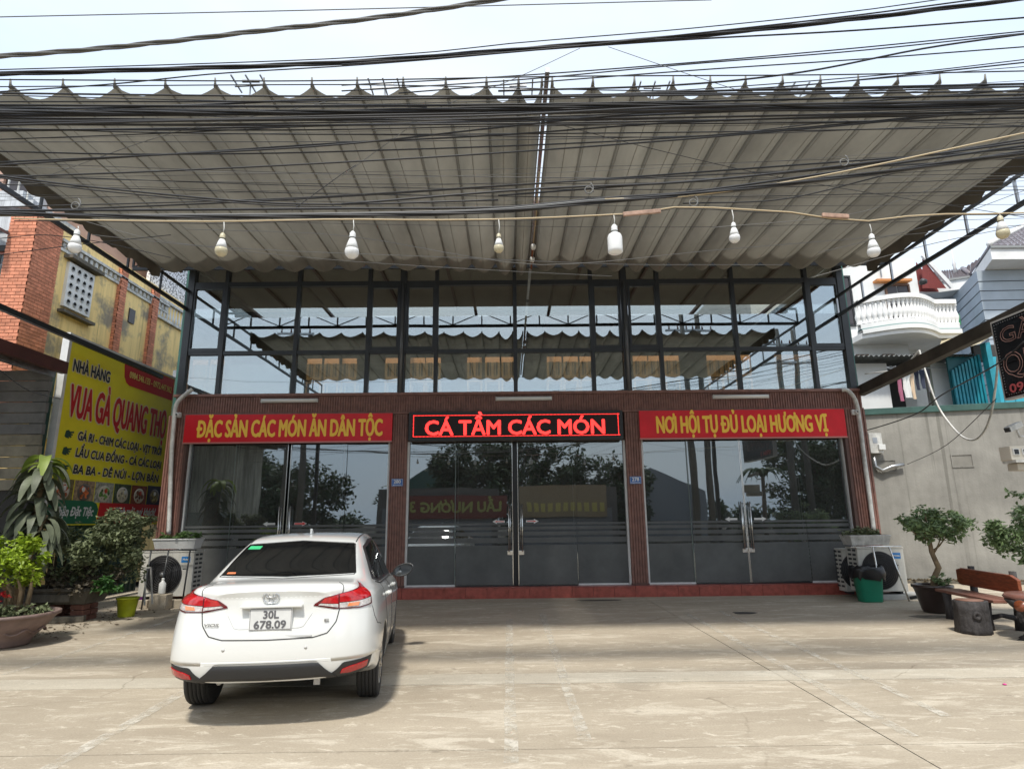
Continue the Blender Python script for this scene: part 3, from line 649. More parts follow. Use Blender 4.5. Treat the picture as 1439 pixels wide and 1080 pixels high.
# electric meter box with pipe
t = thing('meter_box', 'white electric meter box on the grey wall beside the right end column', 'meter box', onwall(1229, 625, .1)); p = onwall(1227, 622, .05)
MB().box(p.x-.17, p.x+.16, p.y-.14, p.y, p.z-.28, p.z+.24).build('case', M['dirtywhite'], t, bevel=.012)
MB().box(p.x-.09, p.x+.03, p.y-.146, p.y-.141, p.z-.02, p.z+.12).build('dial', M['steel'], t)
MB().box(p.x+.02, p.x+.19, p.y-.2, p.y-.13, p.z-.2, p.z-.06).build('breaker', M['white'], t, bevel=.01)
MB().tube([onwall(1228, 640, .1), onwall(1230, 655, .1), onwall(1240, 661, .1), onwall(1254, 655, .1), onwall(1270, 652, .1)], .045, 8).build('conduit_bend', M['steel'], t)
# junction box group hanging at the right edge
def boxobj(name, lab, cat, p, hw, hd, hh, m, parts):
    t = thing(name, lab, cat, p); MB().box(p.x-hw, p.x+hw, p.y-hd, p.y+hd, p.z-hh, p.z+hh).build('case', m, t, bevel=.012)
    parts(t, p)
p = onY(1434, 637, 8.6)
def spk(t, p):
    for dx in (-.15, -.02, .11):
        MB().box(p.x+dx-.045, p.x+dx+.045, p.y-.118, p.y-.1, p.z-.03, p.z+.06).build('window_rim', M['white'], t)
        MB().box(p.x+dx-.03, p.x+dx+.03, p.y-.124, p.y-.119, p.z-.018, p.z+.048).build('window', M['black'], t)
    MB().box(p.x-.2, p.x+.3, p.y-.14, p.y+.1, p.z-.135, p.z-.1).build('lip', M['dirtywhite'], t)
    MB().box(p.x-.14, p.x+.3, p.y-.08, p.y+.1, p.z-.24, p.z-.14).build('lower_box', mat('cream_case', (.5, .46, .38), .6), t, bevel=.01)
boxobj('junction_box', 'cream junction box with small square windows at the right edge under the black sign', 'junction box', p, .22, .1, .1, mat('cream_box', (.62, .58, .5), .6), spk)
p = onY(1425, 598, 8.7)
t = thing('street_camera', 'white bullet camera pointing down at the right edge above the cream box', 'camera', p)
MB().bar(p+Vector((-.13, -.03, -.06)), p+Vector((.13, .05, .03)), .09, .08).build('housing', M['dirtywhite'], t, bevel=.01)
MB().bar(p+Vector((-.15, -.04, -.07)), p+Vector((-.131, -.033, -.062)), .07, .06).build('lens', M['black'], t)
MB().tube([p+Vector((.02, 0, -.04)), p+Vector((.08, .03, -.16)), p+Vector((.2, .06, -.14))], .018, 6).build('bracket', M['dirtywhite'], t)
# black LED box sign seen obliquely
sx = 7.80; t = thing('black_led_sign', 'black unlit LED sign reading GÀ QUANG, cut by the right edge', 'LED sign', (sx, 8.5, 3.9))
ya, yb, za, zb = 9.27, 7.0, 3.33, 4.60
MB().box(sx-.05, sx+.07, yb, ya, za, zb).build('case', mat('sign_edge', (.5, .5, .5), .4), t)
MB().box(sx-.056, sx-.051, yb+.03, ya-.03, za+.03, zb-.03).build('screen', mat('black_panel', (.006, .006, .008), .25), t)
M['offled'] = mat('unlit_led_outline', (.28, .16, .14), .6); M['offred'] = mat('unlit_red_led', (.45, .09, .1), .6)
def outline(s, o, width, cap, m, r):
    c = bpy.data.curves.new('t', 'FONT'); c.body = s; c.fill_mode = 'NONE'; c.bevel_depth = r; c.bevel_resolution = 0; c.resolution_u = 3; 
    ob = bpy.data.objects.new('t', c); COL.objects.link(ob); bpy.context.view_layer.update(); me = ob.to_mesh()
    vs = [v.co.copy() for v in me.vertices]; fs = [tuple(q.vertices) for q in me.polygons]; ob.to_mesh_clear(); bpy.data.objects.remove(ob)
    x0 = min(v.x for v in vs); x1 = max(v.x for v in vs); kx = width/(x1-x0); ky = cap/.71
    b = MB(); b.add([(o[0]-v.z*.2, o[1]-(v.x-x0)*kx, o[2]+v.y*ky) for v in vs], fs); return b.build('lettering', m, t, normals=False)
outline('GÀ', (sx-.06, 9.12, 4.20), .62, .24, M['offled'], .012)
outline('QUANG', (sx-.06, 9.16, 3.68), 1.75, .36, M['offled'], .012)
text('0984 3', 'number', M['offred'], t, (sx-.058, 9.12, 3.42), (0, -1, 0), (0, 0, 1), .72, .13, .006, .003)
a = MB()
for i in range(44): a.box(sx-.061, sx-.057, ya-.08-i*.045, ya-.065-i*.045, zb-.075, zb-.06).box(sx-.061, sx-.057, ya-.08-i*.045, ya-.065-i*.045, za+.06, za+.075)
for i in range(26): a.box(sx-.061, sx-.057, ya-.08, ya-.065, za+.06+i*.045, za+.075+i*.045)
a.build('led_dots', M['steel'], t, kind='stuff')
# hanging white cable loop and small finial
pipe([onY(1292, 492, 12.5), onY(1300, 520, 12.3), onY(1318, 570, 12.), onY(1345, 607, 11.6), onY(1366, 618, 11.), onY(1382, 607, 10.6), onY(1393, 580, 10.2), onY(1400, 535, 9.8), onY(1402, 500, 9.6)], .018, M['cable_grey'] if 0 else M['dirtywhite'], 'hanging_cable', 'pale thick cable hanging in a deep loop between the box beam and the black sign', 'cable')
pipe([onY(1292, 492, 12.5), onY(1275, 510, 12.8), onY(1255, 520, 13.1), onY(1215, 525, 13.4)], .016, M['dirtywhite'], 'hanging_cable', 'pale cable lying along the box beam towards the corner', 'cable')

# ---- white house with balustrade
M['wh'] = mat('white_plaster', (.72, .73, .72), .7, 0, .08, 1.2, streak=.03)
M['wh2'] = mat('white_moulding', (.76, .76, .75), .6, 0, .1, 2)
M['dkwin'] = mat('dark_window_leaf', (.045, .04, .045), .4); M['brownwood'] = mat('brown_frame', (.13, .065, .035), .5)
h = thing('white_house', 'white three-storey house with a curved balustraded balcony behind the grey wall', 'house', (12.5, 20, 0))
MB().box(8.3, 14.15, 19.6, 27, 0, 10.3).build('wall', M['wh'], h)
MB().box(8.3, 13.0, 18.9, 19.6, 0, 7.05).build('lower_wall', M['wh'], h)
def balx(t_): return 11.1+3.12*t_
def baly(t_): return 18.55 - .55*math.sin(min(1, t_*1.35)*math.pi)**1 if t_ < .74 else 18.55+.0*t_
N_ = 40; path = [(balx(i/N_), 18.2-.62*math.sin(max(0, min(1, i/N_/.78))*math.pi)) for i in range(N_+1)]
def ribbon(b, z0, z1, o0, o1, mm=None):
    b.add([(x, y+o, z) for (x, y) in path for (o, z) in ((o0, z0), (o0, z1), (o1, z1), (o1, z0))], [(4*i+k, 4*i+(k+1) % 4, 4*i+4+(k+1) % 4, 4*i+4+k) for i in range(len(path)-1) for k in range(4)]); return b
zb = 7.18
slab = MB().add([(x, y-.0, z) for z in (zb-.18, zb) for (x, y) in path+[(balx(1), 19.6), (balx(0), 19.6)]], [tuple(range(len(path)+2)), tuple(range(2*(len(path)+2)-1, len(path)+1, -1))] + [(i, i+len(path)+2, (i+1) % (len(path)+2)+len(path)+2, (i+1) % (len(path)+2)) for i in range(len(path)+2)])
slab.build('balcony_slab', M['wh2'], h)
ribbon(MB(), zb-.05, zb+.08, -.1, .2).build('slab_moulding', M['wh2'], h); ribbon(MB(), zb+.085, zb+.125, -.06, .18).build('green_band', mat('teal_band', (.22, .33, .32), .6), h)
ribbon(MB(), zb+.13, zb+.26, -.03, .15).build('base_rail', M['wh2'], h); ribbon(MB(), zb+.94, zb+1.08, -.06, .18).build('hand_rail', M['wh2'], h)
pf = [(.07, 0), (.07, .05), (.04, .09), (.075, .2), (.085, .28), (.05, .42), (.035, .5), (.05, .56), (.04, .6), (.07, .64), (.07, .68)]
b0 = None
for i in range(27):
    s = i/26*N_; k = min(int(s), N_-1); x = path[k][0]+(path[k+1][0]-path[k][0])*(s-k); y = path[k][1]+(path[k+1][1]-path[k][1])*(s-k)+.06
    if b0 is None: b0 = MB().lathe(pf, (x, y, zb+.26), 10).build('baluster', M['wh2'], h); bz = ORG[b0.name].z
    else: inst(b0, (x, y, bz), h)
def window(par, x0, x1, y, z0, z1, leaf, frame, nx=2, nz=1, depth=.1):
    f = MB(); q = .06
    f.box(x0-q, x1+q, y-.05, y+.02, z1, z1+q).box(x0-q, x1+q, y-.05, y+.02, z0-q, z0).box(x0-q, x0, y-.05, y+.02, z0, z1).box(x1, x1+q, y-.05, y+.02, z0, z1)
    fo = f.build('window', frame, par)
    wq, hq = (x1-x0)/nx, (z1-z0)/nz
    for i in range(nx):
        for j in range(nz): MB().box(x0+i*wq+.02, x0+(i+1)*wq-.02, y-.03, y-.005, z0+j*hq+.02, z0+(j+1)*hq-.02).build('pane', leaf, fo)
    return fo
window(h, 13.02, 13.75, 19.59, 7.9, 9.28, M['dkwin'], M['brownwood'], 2, 1)
window(h, 11.0, 11.75, 19.59, 7.9, 9.6, M['dkwin'], M['black'], 2, 1)
MB().box(12.6, 13.8, 19.35, 19.6, 9.38, 9.46).build('orange_lintel', mat('orange_lintel', (.5, .2, .06), .6), h)
for x in (11.45, 12.3, 13.3):  MB().box(x-.2, x+.2, 18.86, 18.899, 6.52, 6.68).build('vent_slot', mat('brown_slot', (.2, .14, .11), .7), h)
MB().box(8.3, 13.0, 18.87, 18.9, 6.3, 6.33).build('string_course', M['dirtywhite'], h)
# arched window
ar = [(1.0*math.cos(a_), .62*math.sin(a_)) for a_ in [math.pi*i/16 for i in range(17)]]
MB().prism(ar, lambda u, v: (12.02+u*.78, 18.885, 5.62+v), (0, .01, 0)).build('arched_window', M['dkwin'], h)
a = MB()
for k in range(2):
    r0, r1 = 1.0+k*.16, 1.08+k*.16; P = [(12.02+.78*r0*math.cos(a_), 18.87, 5.62+.62*r0*math.sin(a_)) for a_ in [math.pi*i/24 for i in range(25)]]
    a.tube(P, .035, 6)
a.build('arch_moulding', M['wh2'], h)
for i in range(4): MB().bar((12.9, 19.55, 9.6+i*.0), (12.9, 19.55, 10.2), .03).build('bracket', M['steel'], h) if i == 0 else None
t = thing('roof_lamp', 'dark round outdoor lamp on the corner of the white house', 'lamp', onY(1297, 396, 19.5)); MB().lathe([(.02, -.1), (.12, -.06), (.13, .04), (.03, .12)], onY(1297, 396, 19.5), 12).build('shade', M['black'], t)
# ---- blue grey house with tiled roof
M['bluewall'] = mat('blue_grey_render', (.40, .46, .52), .7, 0, .12, 1.4)
M['rtile'] = mat('mauve_roof_tile', (.17, .15, .165), .5, 0, .3, 6, island=.2)
g = thing('blue_grey_house', 'blue-grey house with grooved walls and mauve tiled roof behind the white house', 'house', (20, 26, 0))
e1, e2, e3, e4 = [onY(*q) for q in ((1290, 402, 24.2), (1366, 404, 23.4), (1398, 384, 20.6), (1460, 384, 20.6))]
ez = e2.z
def flat(p, z=None): return Vector((p.x, p.y, z if z is not None else p.z))
foot = [flat(e1, 0), flat(e2, 0), flat(e3, 0), Vector((e3.x+6, e3.y, 0)), Vector((e3.x+6, 31, 0)), Vector((e1.x, 31, 0))]
ctr = Vector((e3.x+1, 27, 0)); inn = [p+(ctr-p).normalized()*1.0 for p in foot]
MB().prism([(p.x, p.y) for p in inn], lambda u, v: (u, v, 0), (0, 0, ez-.02)).build('wall', M['bluewall'], g)
for k in range(22):
    z = 4.9+k*.38
    for i in range(3):
        p, q = inn[i], inn[i+1]; n_ = (q-p).normalized().cross(Vector((0, 0, 1)))
        if z < ez-.1: MB().bar(p+n_*.003+Vector((0, 0, z)), q+n_*.003+Vector((0, 0, z)), .012, .03).build('groove', M['frame'], g)
MB().prism([(p.x, p.y) for p in foot], lambda u, v: (u, v, ez), (0, 0, .42)).build('eave', M['wh2'], g)
MB().prism([(p.x, p.y) for p in [q+(q-ctr).normalized()*.07 for q in foot]], lambda u, v: (u, v, ez+.422), (0, 0, .09)).build('gutter', mat('grey_gutter', (.25, .26, .26), .6), g)
# roof planes laid with tile courses
def tiled(p0, p1, q0, q1, nu, nv):
    b = MB()
    for j in range(nv):
        for i in range(nu):
            def P(u, v, o=0.): 
                a_ = p0.lerp(p1, u); c_ = q0.lerp(q1, u); r = a_.lerp(c_, v); r = r.copy(); r.z += o; return r
            u0, u1, v0, v1 = i/nu, (i+.92)/nu, j/nv, (j+1.06)/nv
            um = (u0+u1)/2
            b.add([P(u0, v0, .06), P(um, v0, .12), P(u1, v0, .06), P(u1, v1, .02), P(um, v1, .07), P(u0, v1, .02), P(u0, v0, 0), P(u1, v0, 0)], [(0, 1, 4, 5), (1, 2, 3, 4), (6, 7, 2, 1, 0)])
    return b
zr = ez+.5
rp_ = [Vector((p.x, p.y, zr)) for p in foot]; apex = onY(1485, 296, 26.5); ap2 = onY(1353, 380, 25.2); ap0 = onY(1300, 384, 25.2)
tiled(rp_[1], rp_[2], ap2, apex, 26, 22).build('roof', M['rtile'], g, kind='stuff', normals=False)
tiled(rp_[2], rp_[3], apex, apex+Vector((4, 0, 0)), 26, 22).build('roof', M['rtile'], g, kind='stuff', normals=False)
tiled(rp_[0], rp_[1], ap0, ap2, 16, 16).build('roof', M['rtile'], g, kind='stuff', normals=False)
MB().tube([rp_[1]+Vector((0, 0, .1)), ap2+Vector((0, 0, .1))], .09, 8).build('ridge', M['rtile'], g); MB().tube([rp_[2]+Vector((0, 0, .1)), apex+Vector((0, 0, .1))], .1, 8).build('ridge', M['wh2'], g)
fn = onY(1343, 384, 24.5); MB().lathe([(.1, 0), (.05, .3), (.08, .4), (.03, .6), (.015, 1.9)], fn, 8).build('finial', M['wh2'], g)
p = onY(1340, 468, 22.9)
t = thing('plant_shelf', 'small blue and green rack with trailing plants beside the blue-grey wall', 'plant rack', p)
MB().box(p.x-.2, p.x+.2, p.y-.1, p.y+.1, p.z+.1, p.z+.5).build('rack', mat('blue_rack', (.03, .1, .3), .6), t); MB().box(p.x-.1, p.x+.25, p.y-.15, p.y-.11, p.z+.3, p.z+.75).build('green_cloth', mat('green_cloth', (.03, .25, .1), .8), t)
# red tiled gable between
q = [onY(*v) for v in ((1296, 405, 23.5), (1296, 362, 23.5), (1330, 405, 23.5))]
t = thing('red_gable', 'small red tiled gable with a white verge behind the balcony corner', 'gable', q[0]); MB().add(q, [(0, 1, 2)]).add([v+Vector((0, .4, 0)) for v in q], [(2, 1, 0)]).build('tiles', mat('red_tiles', (.2, .035, .03), .6, 0, .3, 20), t); MB().bar(q[1]+Vector((0, -.05, .1)), q[2]+Vector((.2, -.05, .02)), .1, .16).build('verge', M['wh2'], t)
# ---- lean-to with laundry
t = thing('laundry_shed', 'white shed room with a corrugated roof edge and a dark opening behind the grey wall', 'shed', (11, 17.3, 0))
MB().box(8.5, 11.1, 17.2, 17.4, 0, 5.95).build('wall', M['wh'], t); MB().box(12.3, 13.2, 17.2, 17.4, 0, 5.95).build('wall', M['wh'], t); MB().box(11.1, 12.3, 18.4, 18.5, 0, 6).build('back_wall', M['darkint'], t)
MB().box(12.24, 12.31, 17.1, 17.2, 4.3, 5.95).build('door_frame', mat('olive_frame', (.2, .22, .17), .6), t)
a = MB(); n = 70
a.add([(8.3+i*.072, y, z+.03*math.cos(i*math.pi)) for i in range(n) for (y, z) in ((16.6, 6.02), (18.5, 6.2))], [(2*i, 2*i+2, 2*i+3, 2*i+1) for i in range(n-1)])
a.build('corrugated_roof', mat('old_fibre_cement', (.16, .17, .165), .8, 0, .4, 3), t, normals=False)
cl = [(1262, 'pink', (.45, .15, .25), 1258, 535, 575), (0, '', 0, 0, 0, 0)]
random.seed(12)
items = [(1262, 520, 14, 45, (.4, .14, .22), 'pink top'), (1272, 520, 26, 40, (.75, .76, .74), 'white blouse'), (1280, 520, 12, 42, (.7, .55, .4), 'beige trousers'), (1287, 519, 12, 30, (.03, .035, .06), 'black shirt'), (1295, 519, 14, 28, (.05, .06, .1), 'navy shirt'), (1303, 518, 12, 34, (.12, .12, .14), 'grey trousers')]
for (px, py, w1, h1, c_, nm) in items:
    p = onY(px, py, 16.95); k = 17.2/855; W_, H_ = w1*k*.5, h1*k; b = MB(); n = 6; vs = []
    for j in range(7):
        for i in range(n+1): u = i/n-.5; vs.append((p.x+u*W_*(1.2 if j < 2 else .8+.1*math.sin(j*2)), p.y+.03*math.sin(i*2.1+j*.5), p.z-H_*j/6-.04*abs(u)*(j < 1)))
    b.add(vs, [(j*(n+1)+i, j*(n+1)+i+1, (j+1)*(n+1)+i+1, (j+1)*(n+1)+i) for j in range(6) for i in range(n)], True)
    b.build('garment', mat(nm.replace(' ', '_'), c_, .9), None, label=nm+' hanging on the washing line in the dark opening behind the grey wall', cat='garment', group='washing on the line', normals=False)
pipe([onY(1250, 516, 16.97), onY(1300, 517, 16.97), onY(1350, 515, 16.97)], .012, M['steel'], 'washing_line', 'metal washing line across the dark opening behind the grey wall', 'washing line')
# ---- turquoise shutters and cream corrugated awning
M['turq'] = mat('turquoise_paint', (.02, .28, .36), .45, 0, .3, 3); M['turqd'] = mat('dark_turquoise', (.01, .13, .16), .5)
t = thing('turquoise_shed', 'turquoise sheet metal shed with ribbed shutters behind the grey wall', 'shed', (14, 17.3, 0))
for i in range(9):
    x = 12.62+i*.085; MB().box(x, x+.06, 16.7-i*.02, 16.76-i*.02, 4.3, 5.62+i*.05).build('shutter_rib', M['turq'] if i % 1 == 0 else M['turqd'], t)
MB().box(12.6, 13.4, 16.8, 16.85, 4.3, 6.1).build('shutter_back', M['turqd'], t)
MB().box(13.38, 13.52, 16.3, 16.5, 4.3, 6.3).build('post', M['turq'], t)
for i in range(6): MB().box(13.55+i*.3, 13.83+i*.3, 16.55, 16.6, 4.3, 5.95).build('sheet_panel', mat('bright_turquoise', (.04, .4, .52), .45, 0, .2, 2), t)
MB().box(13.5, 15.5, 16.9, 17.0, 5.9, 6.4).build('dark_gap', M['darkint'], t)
q = [onY(*v) for v in ((1317, 500, 16.4), (1379, 482, 15.2), (1400, 468, 17.8), (1325, 473, 19))]
t = thing('cream_awning', 'cream corrugated awning sheet above the turquoise shutters', 'awning', q[0]); n = 36; vs = []
for i in range(n+1):
    a_, b_ = q[0].lerp(q[3], i/n), q[1].lerp(q[2], i/n); o = .045 if i % 2 else 0
    vs += [a_+Vector((0, 0, o)), b_+Vector((0, 0, o))]
MB().add(vs, [(2*i, 2*i+1, 2*i+3, 2*i+2) for i in range(n)]).build('sheet', mat('cream_sheet', (.46, .40, .27), .6, 0, .2, 3), t, normals=False)

# ================================================================ LEFT SIDE: old apartment house
M['ochre'] = mat('stained_ochre_wall', (.90, .62, .27), .9, 0, .5, 1.3, streak=.2, runs=.5, col2=(.36, .31, .23), cut=(.38, .52), det=10)
M['brick'] = mat('orange_brick', (.68, .27, .16), .85, 0, .25, 9, island=.18); M['mortar'] = mat('brick_mortar', (.36, .2, .14), .95)
M['oldw'] = mat('pale_blue_white_render', (.6, .63, .66), .8, 0, .3, 1.4, streak=.4)
h = thing('old_house', 'old stained ochre house with orange brick pilasters on the left', 'house', (-13, 16, 0))
MB().box(-16, -10.5, 12.9, 20.6, 0, 8.55).build('wall', M['ochre'], h)
MB().box(-17, -10.95, 12.6, 12.9, 0, 9.0).build('front_wall', M['oldw'], h)
def pilaster(x0, x1, y0, y1, z0, z1, course=.078):
    MB().box(x0+.012, x1-.012, y0+.012, y1-.012, z0, z1).build('mortar_core', M['mortar'], h)
    b = MB(); z = z0; k = 0
    while z < z1:
        for (lo, hi, ax) in ((x0, x1, 0), (y0, y1, 1)):
            n = max(1, round((hi-lo)/.22)); st = (hi-lo)/n
            for i in range(n+1):
                a0 = lo+(i-(.5 if k % 2 else 0))*st+.005; a1 = a0+st-.01; a0, a1 = max(a0, lo), min(a1, hi)
                if a1-a0 < .03: continue
                if ax == 0: b.box(a0, a1, y0, y0+.014, z, z+course-.014)
                else: b.box(x1-.014, x1, a0, a1, z, z+course-.014)
        z += course; k += 1
    b.build('brickwork', M['brick'], h, kind='stuff', normals=False)
pilaster(-11.02, -10.42, 12.48, 13.28, 3.8, 8.35)
pilaster(-10.6, -10.40, 15.5, 15.78, 3.8, 8.4); pilaster(-10.6, -10.40, 17.02, 17.32, 3.8, 8.4); pilaster(-10.6, -10.4, 19.3, 19.6, 3.8, 7.9)
# grooves in the front corner render
for k in range(9): MB().box(-11.4, -11.03, 12.575, 12.599, 4.3+k*.46, 4.325+k*.46).build('groove', M['frame'], h)
# dentil frieze, cornice
a = MB()
for i in range(24): a.box(-10.5, -10.44, 13.36+i*.19, 13.46+i*.19, 7.97, 8.09)
a.build('dentils', M['dirtywhite'], h, kind='stuff'); MB().box(-10.5, -10.4, 13.3, 17.9, 8.1, 8.17).build('cornice', M['dirtywhite'], h); MB().box(-10.5, -10.45, 13.3, 17.9, 7.89, 7.96).build('cornice', M['dirtywhite'], h)
# lattice block window with hood and sill
wf = MB().box(-10.5, -10.42, 13.62, 14.52, 6.62, 7.72).build('lattice_window', M['wh2'], h)
for i in range(4):
    for j in range(5):
        y, z = 13.66+i*.215, 6.66+j*.208
        MB().lathe([(.055, 0), (.075, .012), (.085, 0)], (-10.418, y+.1, z+.1), 12, 'X').build('lattice_block', M['white'], wf); MB().lathe([(.035, 0), (.03, .01)], (-10.417, y+.1, z+.07), 6, 'X', sy=.4).build('lattice_hole', M['steel'], wf)
MB().box(-10.5, -10.28, 13.5, 14.66, 7.78, 7.86).build('window_hood', M['conc_dark'], h); MB().box(-10.5, -10.34, 13.55, 14.66, 6.45, 6.52).build('window_sill', M['conc_dark'], h)
for (y, z) in ((16.25, 7.25), (17.9, 5.6), (18.3, 4.9)): window_ = MB().box(-10.5, -10.47, y-.13, y+.13, z-.2, z+.2).build('small_window', M['dkwin'], h)
for (y0, y1, z0) in ((13.6, 14.5, 4.3),): MB().box(-10.5, -10.3, y0, y1, z0, z0+.1).build('window_hood', M['dirtywhite'], h); MB().box(-10.5, -10.42, y0+.1, y1, z0-.8, z0-.05).build('shutter', M['dirtywhite'], h)
# front window with glazed brown leaves
wf = window(h, -11.62, -10.98, 12.59, 6.5, 7.42, mat('dim_pane', (.09, .1, .1), .2), mat('red_brown_window', (.3, .09, .05), .5), 4, 4)
MB().box(-11.75, -10.9, 12.5, 12.6, 7.48, 7.62).build('window_top', M['darkint'], h)
MB().box(-12, -10.9, 12.3, 12.6, 5.92, 6.02).build('sill', M['dirtywhite'], h)
for x in (-11.55, -11.2): MB().lathe([(.02, 0), (.07, .12), (.1, .3)], (x, 12.42, 5.6), 8).build('console', M['conc_dark'], h)
MB().bar((-12.2, 12.2, 8.55), (-10.95, 12.2, 7.85), .5, .06).build('small_roof', M['rtile'], h)
# upper set-back storey with brown doors, balustrade
MB().box(-16, -11.3, 14.0, 20, 8.55, 11.5).build('upper_wall', mat('pinkish_render', (.5, .33, .26), .8, 0, .25, 1.2), h)
MB().box(-16.5, -10.6, 12.5, 14.0, 8.56, 8.72).build('balcony_floor', M['oldw'], h)
for i in range(8): MB().bar((-12.6+i*.24, 12.7, 8.72), (-12.6+i*.24, 12.7, 9.4), .03).build('rail_bar', M['dirtywhite'], h)
MB().bar((-13, 12.7, 9.42), (-10.7, 12.7, 9.42), .06).build('hand_rail', M['dirtywhite'], h)
window(h, -12.6, -11.9, 13.99, 8.75, 10.2, M['dkwin'], M['brownwood'], 2, 1); MB().box(-11.9, -11.5, 13.8, 13.99, 8.7, 11).build('column', M['oldw'], h)
# terrace balusters at the rear part of the wall
MB().box(-10.62, -10.42, 17.35, 20.5, 7.62, 7.7).build('base_rail', M['dirtywhite'], h); MB().box(-10.62, -10.42, 17.35, 20.5, 8.2, 8.28).build('hand_rail', M['dirtywhite'], h)
b0 = None
for i in range(18):
    c_ = (-10.52, 17.45+i*.17, 7.95)
    if b0 is None: b0 = MB().lathe([(.04, -.25), (.06, -.1), (.03, .1), (.045, .25)], c_, 8).build('baluster', M['wh2'], h)
    else: inst(b0, c_, h)
MB().box(-10.9, -10.8, 17.35, 20.5, 8.6, 10.4).build('lattice_screen', mat('white_lattice', (.62, .63, .66), .7, 0, .75, 16, cut=(.45, .5)), h)
MB().tube([(-10.36, 19.0, 4), (-10.36, 19.0, 8.2)], .05, 8).build('downpipe', M['white'], h)
t = thing('green_corner_building', 'narrow teal green sheet-clad wall edge between the old house and the restaurant', 'wall', (-9.2, 17, 0)); MB().box(-9.3, -9.12, 17.0, 17.3, 0, 8.8).build('sheet', mat('teal_sheet', (.03, .16, .12), .6), t); MB().tube([(-9.02, 17.0, 3.5), (-9.02, 17.0, 8.8)], .035, 8).build('white_pipe', M['white'], t)

# ---- open shed on the far left
s_ = thing('metal_shed', 'dark open metal shed with a brown roof edge on the far left', 'shed', (-12, 9, 0))
MB().bar((-8.2, 4.0, 4.42), (-8.2, 11.0, 4.42), .12, .22).build('roof_edge', mat('brown_gutter', (.09, .03, .025), .5, 0, .3, 3), s_, bevel=.01)
n = 60; a = MB(); a.add([(x, 4+i*.12, z+.035*(i % 2)) for i in range(n) for (x, z) in ((-8.25, 4.42), (-16, 5.4))], [(2*i, 2*i+2, 2*i+3, 2*i+1) for i in range(n-1)]).build('corrugated_roof', mat('dark_roof_sheet', (.25, .25, .24), .6, 0, .3, 2), s_, normals=False)
for k in range(6): MB().bar((-8.4-k*1.2, 4, 4.3+k*.14), (-8.4-k*1.2, 11, 4.3+k*.14), .06, .1).build('purlin', M['steel'], s_)
for y in (5, 7.2, 9.4): MB().bar((-8.3, y, 4.2), (-16, y, 5.1), .07, .16).build('rafter', mat('grey_purlin', (.35, .35, .34), .6), s_)
for k in range(11): MB().box(-16, -8.45, 11.0, 11.05+.03*(k % 2), 2.2+k*.2, 2.385+k*.2).build('wall_sheet', mat('dull_sheet', (.3, .27, .2), .6, 0, .5, 2) if k < 5 else mat('grey_sheet', (.2, .2, .2), .6, 0, .4, 2), s_)
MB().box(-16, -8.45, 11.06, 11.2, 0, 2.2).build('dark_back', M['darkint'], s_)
MB().box(-8.86, -8.62, 11.2, 11.36, 0, 4.45).build('green_post', M['green_steel'], s_)
# green corrugated fence below the sign
f_ = thing('green_sheet_fence', 'dark green corrugated sheet fence under the yellow sign', 'fence', (-8.9, 13.8, 0))
for k in range(8):
    y0 = 12.5+k*.34; a = MB(); P = [(0, 0), (.03, 0), (.05, .03), (.12, .03), (.14, 0), (.19, 0), (.21, .03), (.28, .03), (.305, 0)]
    a.add([(-8.9+q, y0+p*1.1, z) for (p, q) in P for z in (.05, 2.2)], [(2*i, 2*i+1, 2*i+3, 2*i+2) for i in range(len(P)-1)]); a.build('sheet', M['green_steel'], f_, normals=False)
MB().bar((-8.85, 12.4, 2.22), (-8.85, 15.2, 2.22), .05).build('rail', M['steel'], f_)

MB().box(-9.1, -8.98, 4.6, 10.3, 0, 4.25).build('stained_side_wall', mat('mouldy_side_wall', (.55, .56, .50), .9, 0, .45, 1.6, streak=.5, stretch=(1, 1, .5)), s_)
MB().box(-8.979, -8.96, 7.2, 9.6, 0, 1.9).build('panel', mat('dull_green_grey_door', (.2, .24, .22), .7, 0, .2, 2), s_)
# ---- yellow restaurant sign
M['yel'] = mat('yellow_vinyl', (.86, .76, .03), .4, 0, .08, 2); M['ink'] = mat('dark_ink', (.012, .02, .03), .5); M['redink'] = mat('red_ink', (.50, .01, .015), .5); M['halo'] = mat('pale_halo', (.75, .68, .5), .5)
SX, SY0, SY1, SZ0, SZ1 = -7.55, 10.17, 13.5, 1.58, 4.78
g = thing('yellow_sign', 'large yellow sign with red letters VUA GÀ QUANG THỌ and dish photos', 'sign', (SX, 11.8, SZ0))
MB().box(SX-.12, SX, SY0, SY1, SZ0, SZ1).build('board', M['yel'], g)
for (a0, a1, b0_, b1) in ((SY0-.07, SY0-.002, SZ0-1.5, SZ1+.05), (SY1+.002, SY1+.05, SZ0-.05, SZ1+.05)): MB().box(SX-.1, SX+.02, a0, a1, b0_, b1).build('frame_post', M['white'], g)
MB().box(SX-.1, SX+.02, SY0, SY1, SZ1+.002, SZ1+.045).build('frame_top', M['white'], g)
U, V = (0, 1, 0), (0, 0, 1); q = SX+.0
def T(s, y, z, wdt, cap, m, bold, halo=0, dx=0, sl=0):
    if halo: text(s, 'letter_halo', M['halo'], g, (q+.003, y, z), U, V, wdt, cap, bold+halo, .003, slant=sl)
    text(s, 'lettering', m, g, (q+.008, y, z), U, V, wdt, cap, bold, .004, slant=sl)
T('NHÀ HÀNG', 10.30, 4.20, .98, .21, M['ink'], .008, .018)
MB().prism([(11.72, 4.42), (11.80, 4.32), (11.9, 4.28), (13.48, 4.28), (13.48, 4.76), (11.66, 4.76)], lambda u, v: (q+.002, u, v), (.004, 0, 0)).build('phone_band', M['redink'], g)
T('0984.346.133 - 0972.447.962', 11.86, 4.44, 1.54, .13, mat('pale_yellow_ink', (.8, .68, .2), .5), .004)
